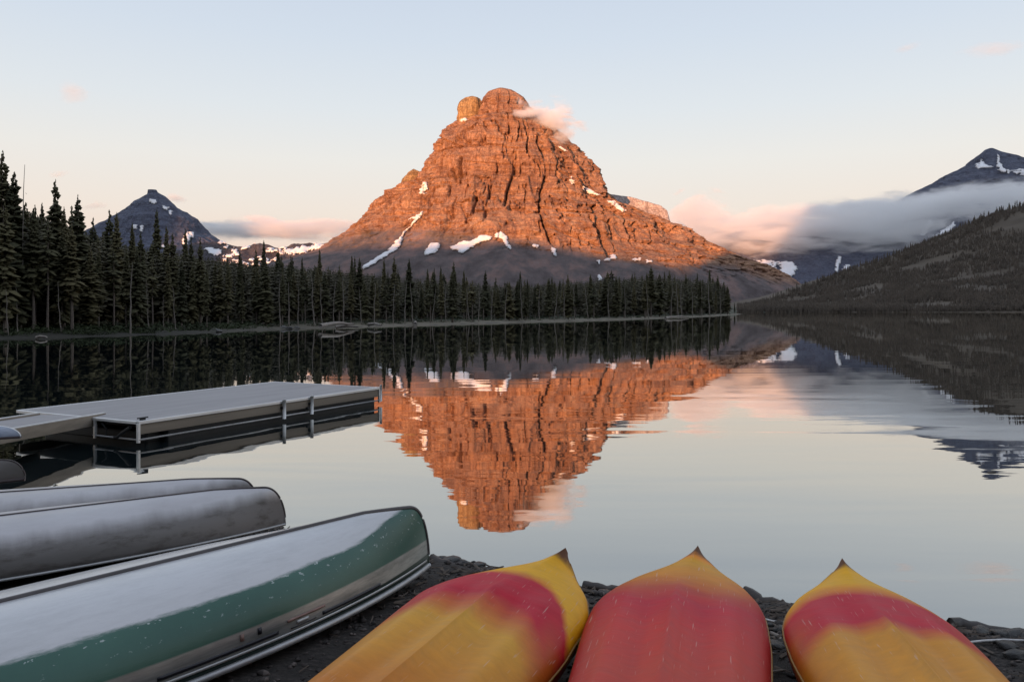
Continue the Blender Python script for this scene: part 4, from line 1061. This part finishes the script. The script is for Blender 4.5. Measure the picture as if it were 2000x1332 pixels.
def hull_metal(name, c0, c1, rough=.34, dirt_shade=(.11,.095,.085), shade_amt=.95, metal=.8):
    m, n, l, b = mat_new(name); co = objco(n); sep = n.new('ShaderNodeSeparateXYZ'); l.new(co, sep.inputs[0])
    f = noise(n, l, co, 3.0, 8, .65, (.5, 1, 2.5)); g_ = noise(n, l, co, 16, 6, .7, (.25, 1, 1))
    base = ramp(n, l, f, [(.35, c0), (.65, c1)])
    blot = ramp(n, l, g_, [(.50, (0,0,0)), (.68, (1,1,1))])
    zz = n.new('ShaderNodeMapRange'); zz.inputs[1].default_value = .275; zz.inputs[2].default_value = .19; dr = noise(n, l, co, 9, 5, .55, (1, .2, .25)); l.new(mth(n, l, 'ADD', sep.outputs[2], mth(n, l, 'MULTIPLY', mth(n, l, 'SUBTRACT', .5, dr), .08)), zz.inputs[0])  # lower flanks darkened: dull reflections put into the colour, plus dirt drips
    df_ = mth(n, l, 'MULTIPLY', mth(n, l, 'MULTIPLY_ADD', blot, .25, .8), mth(n, l, 'MULTIPLY_ADD', zz.outputs[0], shade_amt, .02)); l.new(mixc(n, l, df_, base, dirt_shade), b.inputs['Base Color'])
    l.new(mth(n, l, 'MULTIPLY_ADD', df_, -metal, metal, clamp=True), b.inputs['Metallic'])
    l.new(mth(n, l, 'MULTIPLY_ADD', f, .25, rough - .1), b.inputs['Roughness'])
    l.new(bump(n, l, g_, .0012), b.inputs['Normal']); return m
M['canoe_alu'] = hull_metal('brushed_canoe_aluminium', (.46,.44,.44), (.55,.535,.54), .42)
M['canoe_dark'] = hull_metal('dark_canoe_skin', (.12,.12,.12), (.2,.2,.2), .45, metal=.3)
M['dark_rim'] = simple('dark_rim', (.05,.035,.035), .45, var=.3, scale=10)
M['keel_dark'] = simple('dark_keel_strip', (.07,.06,.06), .45, var=.3, scale=6)
# green hull: green paint on the flanks, scuffed pale bottom, silver band above the gunwale
m, n, l, b = mat_new('green_canoe_paint'); co = objco(n); sep = n.new('ShaderNodeSeparateXYZ'); l.new(co, sep.inputs[0])
jag = noise(n, l, co, 7, 10, .78, (.30, 1, 2.4)); f = noise(n, l, co, 1.4, 5)
lvl = mth(n, l, 'ADD', sep.outputs[2], mth(n, l, 'MULTIPLY', mth(n, l, 'SUBTRACT', jag, .5), .07))
endr = n.new('ShaderNodeMapRange'); endr.inputs[1].default_value = .75; endr.inputs[2].default_value = .12; endr.inputs[4].default_value = -.10; l.new(sep.outputs[0], endr.inputs[0]); lvl = mth(n, l, 'ADD', lvl, endr.outputs[0])
top = n.new('ShaderNodeMapRange'); top.inputs[1].default_value = .326; top.inputs[2].default_value = .342; l.new(lvl, top.inputs[0])
# nearer the ends the green climbs higher
green = ramp(n, l, f, [(.3, (.022,.088,.066)), (.7, (.048,.145,.108))])
chip = ramp(n, l, noise(n, l, co, 42, 4, .6, (.6, 1, 1)), [(.645, (0,0,0)), (.67, (1,1,1))])
near = n.new('ShaderNodeMapRange'); near.inputs[1].default_value = .22; near.inputs[2].default_value = .36; l.new(sep.outputs[2], near.inputs[0])
pale = ramp(n, l, jag, [(.3, (.50,.50,.50)), (.55, (.60,.595,.60)), (.8, (.54,.55,.55))])
g2 = mixc(n, l, mth(n, l, 'MULTIPLY', chip, near.outputs[0]), green, (.55,.62,.62))
c = mixc(n, l, top.outputs[0], g2, pale)
bandz = n.new('ShaderNodeMapRange'); bandz.inputs[1].default_value = .180; bandz.inputs[2].default_value = .172; l.new(lvl if False else sep.outputs[2], bandz.inputs[0])
silver = ramp(n, l, noise(n, l, co, 6, 6, .7, (.3, 1, 3)), [(.35, (.19,.20,.19)), (.65, (.40,.40,.38))])
c = mixc(n, l, bandz.outputs[0], c, silver)
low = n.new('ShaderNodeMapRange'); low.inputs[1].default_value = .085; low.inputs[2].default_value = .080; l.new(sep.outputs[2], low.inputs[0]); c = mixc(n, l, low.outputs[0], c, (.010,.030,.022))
l.new(c, b.inputs['Base Color'])
l.new(mth(n, l, 'MULTIPLY_ADD', top.outputs[0], -.04, .30), b.inputs['Roughness'])
l.new(mth(n, l, 'MAXIMUM', mth(n, l, 'MULTIPLY', bandz.outputs[0], .5), mth(n, l, 'MULTIPLY', top.outputs[0], .35)), b.inputs['Metallic'])
l.new(bump(n, l, jag, .0015), b.inputs['Normal'])
M['canoe_green'] = m
M['stripe'] = simple('black_stripe', (.010,.010,.016), .4, var=.2, scale=8)
M['emblem'] = simple('faded_emblem', (.28,.17,.14), .5, var=.4, scale=18)
M['pale_trim'] = simple('pale_trim', (.45,.45,.44), .4, var=.1, scale=6, metal=.3)
def green_extra(root, prof, L):
    def strip(name, s0, s1, z0, z1, mat, off=.006, nseg=26):
        vs, fs = [], []
        for i in range(nseg + 1):
            s = s0 + (s1 - s0) * i / nseg; w, zg, k, nn = prof(s)
            for zz in (z0, z1):
                zr = zg + zz; sn = ((zr - zg) / (k - zg)) ** (nn / 2); cc = math.sqrt(max(0, 1 - sn * sn)); u = w * cc ** (2 / nn)
                vs.append((s, (u + off), zr)); 
        for i in range(nseg): fs.append((2*i, 2*i+2, 2*i+3, 2*i+1))
        o = mesh_np(name, vs, fs, mat, root); so = o.modifiers.new('t', 'SOLIDIFY'); so.thickness = .004; return o
    strip('stripe', .62, 1.12, .064, .082, M['stripe']); strip('stripe', 1.42, 2.05, .064, .082, M['stripe'])
    strip('trim_line', .05, L - .05, .040, .053, M['pale_trim'], .010, 90)
    # faded emblem between the two stripes: a small blot of arcs and a pale oval
    strip('emblem', 1.22, 1.30, .075, .092, M['pale_trim'], .007, 6)
    strip('emblem', 1.10, 1.36, .100, .112, M['emblem'], .007, 10); strip('emblem', 1.17, 1.34, .064, .069, M['stripe'], .007, 8)
    for s in (1.52, 1.62): strip('drip_mark', s, s + .02, .100, .13, M['stripe'] if s < 1.6 else M['emblem'], .007, 2)
d = Vector((-.65, -.76)).normalized()
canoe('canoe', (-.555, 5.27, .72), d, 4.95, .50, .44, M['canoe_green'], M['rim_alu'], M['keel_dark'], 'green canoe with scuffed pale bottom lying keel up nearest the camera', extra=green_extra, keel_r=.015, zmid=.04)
d = Vector((-.83, -.557)).normalized()
canoe('canoe', (-1.77, 6.21, .74), d, 4.9, .42, .325, M['canoe_alu'], M['rim_alu'], M['dark_rim'], 'bare grey aluminium canoe lying keel up behind the green one', zmid=.03, rim_r=.010)
d = Vector((-.93, -.36)).normalized()
canoe('canoe', (-2.15, 6.75, .72), d, 4.9, .42, .29, M['canoe_alu'], M['rim_alu'], M['dark_rim'], 'second aluminium canoe half hidden behind the grey one', zmid=.03, rim_r=.010)
d = Vector((-.94, -.33)).normalized()
canoe('canoe', (-4.72, 7.72, .77), d, 4.6, .40, .21, M['canoe_dark'], M['dark_rim'], M['dark_rim'], 'dark canoe of which only the rounded end shows at the left edge', zmid=.02, endlow=.8)
M['pale_blue'] = hull_metal('pale_blue_hull', (.30,.36,.46), (.62,.66,.72), .35, (.1,.12,.2), .4, .1)
rt, _ = canoe('boat', (-7.25, 11.75, .54), Vector((-.97, -.12)), 2.6, .30, .20, M['pale_blue'], M['dark_rim'], M['white_pipe'], 'pale blue boat with a white nose poking in at the left edge on the gangway', zmid=.01, endlow=.6, stem=.3)
rt['category'] = 'boat'; del rt['group']
# rack timbers that carry the canoes
M['timber'] = simple('rack_timber', (.05,.04,.035), .85, var=.4, scale=4, stretch=(.3, 1, 1))
for (a_, b_, lab) in (((-1.05, 5.15), (-1.9, 5.9), 'dark timber on the ground under the ends of the green and grey canoes'), ((-2.6, 6.9), (-1.9, 5.75), 'dark timber under the end of the grey canoe')):
    mb = MB(); pa = Vector((*a_, 0)); pb = Vector((*b_, 0)); mid = (pa + pb) / 2; mb.beam(pa - mid, pb - mid, .10, .09)
    o = mb.build('timber', M['timber'], bevel=.01); o.location = (mid.x, mid.y, .665); tag(o, lab, 'timber')

# ------------------------------------------------------------------ kayaks lying hull up
def kayak_mat(name, stops, warp=.25, edge=.25, side=None):
    """moulded plastic whose colours run into each other along the hull (object x = metres from the tip)"""
    m, n, l, b = mat_new(name); co = objco(n); sep = n.new('ShaderNodeSeparateXYZ'); l.new(co, sep.inputs[0])
    f = noise(n, l, co, 1.6, 5, .55, (1, .7, .7), .5); g_ = noise(n, l, co, 9, 5, .6, (1, .35, .5), .8)
    s = mth(n, l, 'ADD', sep.outputs[0], mth(n, l, 'MULTIPLY', mth(n, l, 'SUBTRACT', f, .5), warp))
    s = mth(n, l, 'ADD', s, mth(n, l, 'MULTIPLY', mth(n, l, 'SUBTRACT', g_, .5), warp * .35))
    ay = mth(n, l, 'MAXIMUM', mth(n, l, 'SUBTRACT', mth(n, l, 'ABSOLUTE', sep.outputs[1]), .14), 0.0); ay = mth(n, l, 'MULTIPLY', ay, mth(n, l, 'MULTIPLY', ay, 2.2)); s = mth(n, l, 'MAXIMUM', mth(n, l, 'SUBTRACT', s, mth(n, l, 'MULTIPLY', ay, edge * 6)), mth(n, l, 'MINIMUM', s, .13))
    c = ramp(n, l, mth(n, l, 'DIVIDE', s, 2.0), [(p / 2.0, q) for p, q in stops])
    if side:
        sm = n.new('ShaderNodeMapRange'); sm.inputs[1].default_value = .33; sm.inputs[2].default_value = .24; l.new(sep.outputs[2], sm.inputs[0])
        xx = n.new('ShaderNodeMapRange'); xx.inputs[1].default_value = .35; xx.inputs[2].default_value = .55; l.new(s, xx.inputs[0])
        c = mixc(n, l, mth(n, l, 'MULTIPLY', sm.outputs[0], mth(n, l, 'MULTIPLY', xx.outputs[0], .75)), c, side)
    mott = noise(n, l, co, 22, 5, .6, (1, .3, 1)); c = mixc(n, l, .22, c, ramp(n, l, mott, [(.3, (.3,.3,.3)), (.7, (1,1,1))]), 'MULTIPLY')
    scr = ramp(n, l, noise(n, l, co, 60, 2, .5, (.12, 1.6, 1)), [(.66, (0,0,0)), (.74, (.45,.45,.45))])
    c = mixc(n, l, scr, c, (.62,.45,.38))
    l.new(c, b.inputs['Base Color'])
    l.new(mth(n, l, 'MULTIPLY_ADD', mott, .2, .36), b.inputs['Roughness'])
    b.inputs['Specular IOR Level'].default_value = .22
    l.new(bump(n, l, mth(n, l, 'ADD', mott, mth(n, l, 'MULTIPLY', scr, -.5)), .0015), b.inputs['Normal'])
    return m
YEL, ORG, RED, MAG, BRN_SHADE, AMB = (.84,.42,.008), (.80,.26,.02), (.62,.032,.028), (.54,.008,.028), (.14,.055,.02), (.68,.28,.02)  # the brown paints in the shadowed side of the nose
M['kayak_a'] = kayak_mat('yellow_red_kayak_plastic', [(.0, BRN_SHADE), (.05, BRN_SHADE), (.09, YEL), (.28, YEL), (.36, MAG), (.62, MAG), (.92, (.72,.35,.03)), (1.25, (.70,.30,.03)), (1.6, (.60,.19,.018)), (1.9, (.58,.24,.015))], .26, .34, (.50,.13,.005))
M['kayak_b'] = kayak_mat('red_kayak_plastic', [(.0, BRN_SHADE), (.04, BRN_SHADE), (.08, ORG), (.14, (.72,.34,.02)), (.30, (.68,.24,.02)), (.50, (.52,.07,.03)), (.66, MAG), (1.0, RED), (1.4, (.58,.06,.035)), (2.0, RED)], .30, -.20, (.34,.008,.012))
M['kayak_c'] = kayak_mat('yellow_red_amber_kayak_plastic', [(.0, BRN_SHADE), (.04, BRN_SHADE), (.08, YEL), (.22, YEL), (.36, MAG), (.64, MAG), (.78, AMB), (1.4, (.70,.31,.04)), (2.0, AMB)], .16, .22, (.46,.13,.008))
M['kayak_seam'] = simple('kayak_seam', (.30,.16,.03), .5, var=.2, scale=5)
def kayak(P, ang, mat, label, L=3.1, W=.41, roll=0.0, tipdx=0.0, plug=None, tipz=.43):
    root = empty('kayak', P, ang); root.rotation_euler = (roll, 0, ang)
    tag(root, label, 'kayak', 'red and yellow kayaks lying hull up on the bank')
    SS = [0, .03, .05, .10, .15, .20, .25, .35, .45, .55, .75, 1.0, 2.0, L]
    WW = [.010, .042, .070, .135, .195, .25, .295, .362, .398, .412, .418, .405, .35, .28]
    KK = [tipz, tipz - .010, tipz - .018, tipz - .032, tipz - .042, tipz - .048, tipz - .053, tipz - .060, tipz - .066, tipz - .070, .355, .35, .34, .33]
    EE = [tipz - .025, tipz - .055, tipz - .07, .325, .305, .292, .28, .250, .230, .218, .20, .19, .18, .18]
    NN = [1.1, 1.1, 1.15, 1.25, 1.35, 1.45, 1.55, 1.75, 1.9, 2.0, 2.15, 2.25, 2.3, 2.3]
    BB = [tipz - .04, .34, .31, .24, .18, .14, .11, .07, .05, .04, .03, .03, .03, .03]
    ss = np.concatenate([np.linspace(0, .6, 60), np.linspace(.62, L, 90)]); nc = 49; nb = 14
    f = lambda a: np.interp(ss, SS, a)
    # smooth the tables a little
    def sm(a):
        q = f(a); k = np.array([1, 2, 3, 2, 1.]) / 9; return np.convolve(np.pad(q, 2, 'edge'), k, 'valid')
    w, kz, ez, nn_, bz = sm(WW) * W / .41, sm(KK), sm(EE), sm(NN), sm(BB)
    V = []
    for i, s in enumerate(ss):
        for j in range(nc):
            a = math.pi * j / (nc - 1); c, sn = math.cos(a), math.sin(a); e = 2 / nn_[i]
            u = w[i] * math.copysign(abs(c) ** e, c); z = ez[i] + (kz[i] - ez[i]) * max(0, sn) ** e
            r = abs(u) / W; body = min(1, max(0, (s - .35) / .5))
            z += body * (.032 * math.exp(-(r / .05) ** 2) - .030 * math.exp(-((r - .30) / .13) ** 2) + .014 * math.exp(-((r - .60) / .09) ** 2))
            V.append((s, u + tipdx * max(0, 1 - s / .6) ** 1.5, z))
        for j in range(1, nb):
            t = j / nb; c = math.cos(math.pi * t); u = -w[i] * math.copysign(abs(c) ** .5, c) if False else w[i] * -math.cos(math.pi * t)
            z = ez[i] + (bz[i] - ez[i]) * math.sin(math.pi * t) ** .6
            V.append((s, u + tipdx * max(0, 1 - s / .6) ** 1.5, z))
    ring = nc + nb - 1; ns = len(ss); Fc = []
    for i in range(ns - 1):
        for j in range(ring): Fc.append((i*ring+j, i*ring+(j+1) % ring, (i+1)*ring+(j+1) % ring, (i+1)*ring+j))
    hull = mesh_np('hull', V, [list(map(int, q)) for q in Fc] + [list(range((ns-1)*ring, ns*ring))], mat, root)
    for sg in (1, -1):
        mb = MB(); mb.tube([(float(ss[i]), float(sg * (w[i] + .001)) + tipdx * max(0, 1 - ss[i] / .6) ** 1.5, float(ez[i]) - .006) for i in range(4, ns, 3)], .006, 6); mb.build('seam', M['kayak_seam'], root, smooth=True)
    if plug:
        s, u, z = plug
        mb = MB(); mb.tube([(s, u, z - .01), (s, u, z + .012)], .014, 10); mb.build('drain_plug', M['kayak_seam'], root, smooth=False)
    return root
def kplace(tx, ty, bx, by): return math.atan2(by - ty, bx - tx)
KG = .70
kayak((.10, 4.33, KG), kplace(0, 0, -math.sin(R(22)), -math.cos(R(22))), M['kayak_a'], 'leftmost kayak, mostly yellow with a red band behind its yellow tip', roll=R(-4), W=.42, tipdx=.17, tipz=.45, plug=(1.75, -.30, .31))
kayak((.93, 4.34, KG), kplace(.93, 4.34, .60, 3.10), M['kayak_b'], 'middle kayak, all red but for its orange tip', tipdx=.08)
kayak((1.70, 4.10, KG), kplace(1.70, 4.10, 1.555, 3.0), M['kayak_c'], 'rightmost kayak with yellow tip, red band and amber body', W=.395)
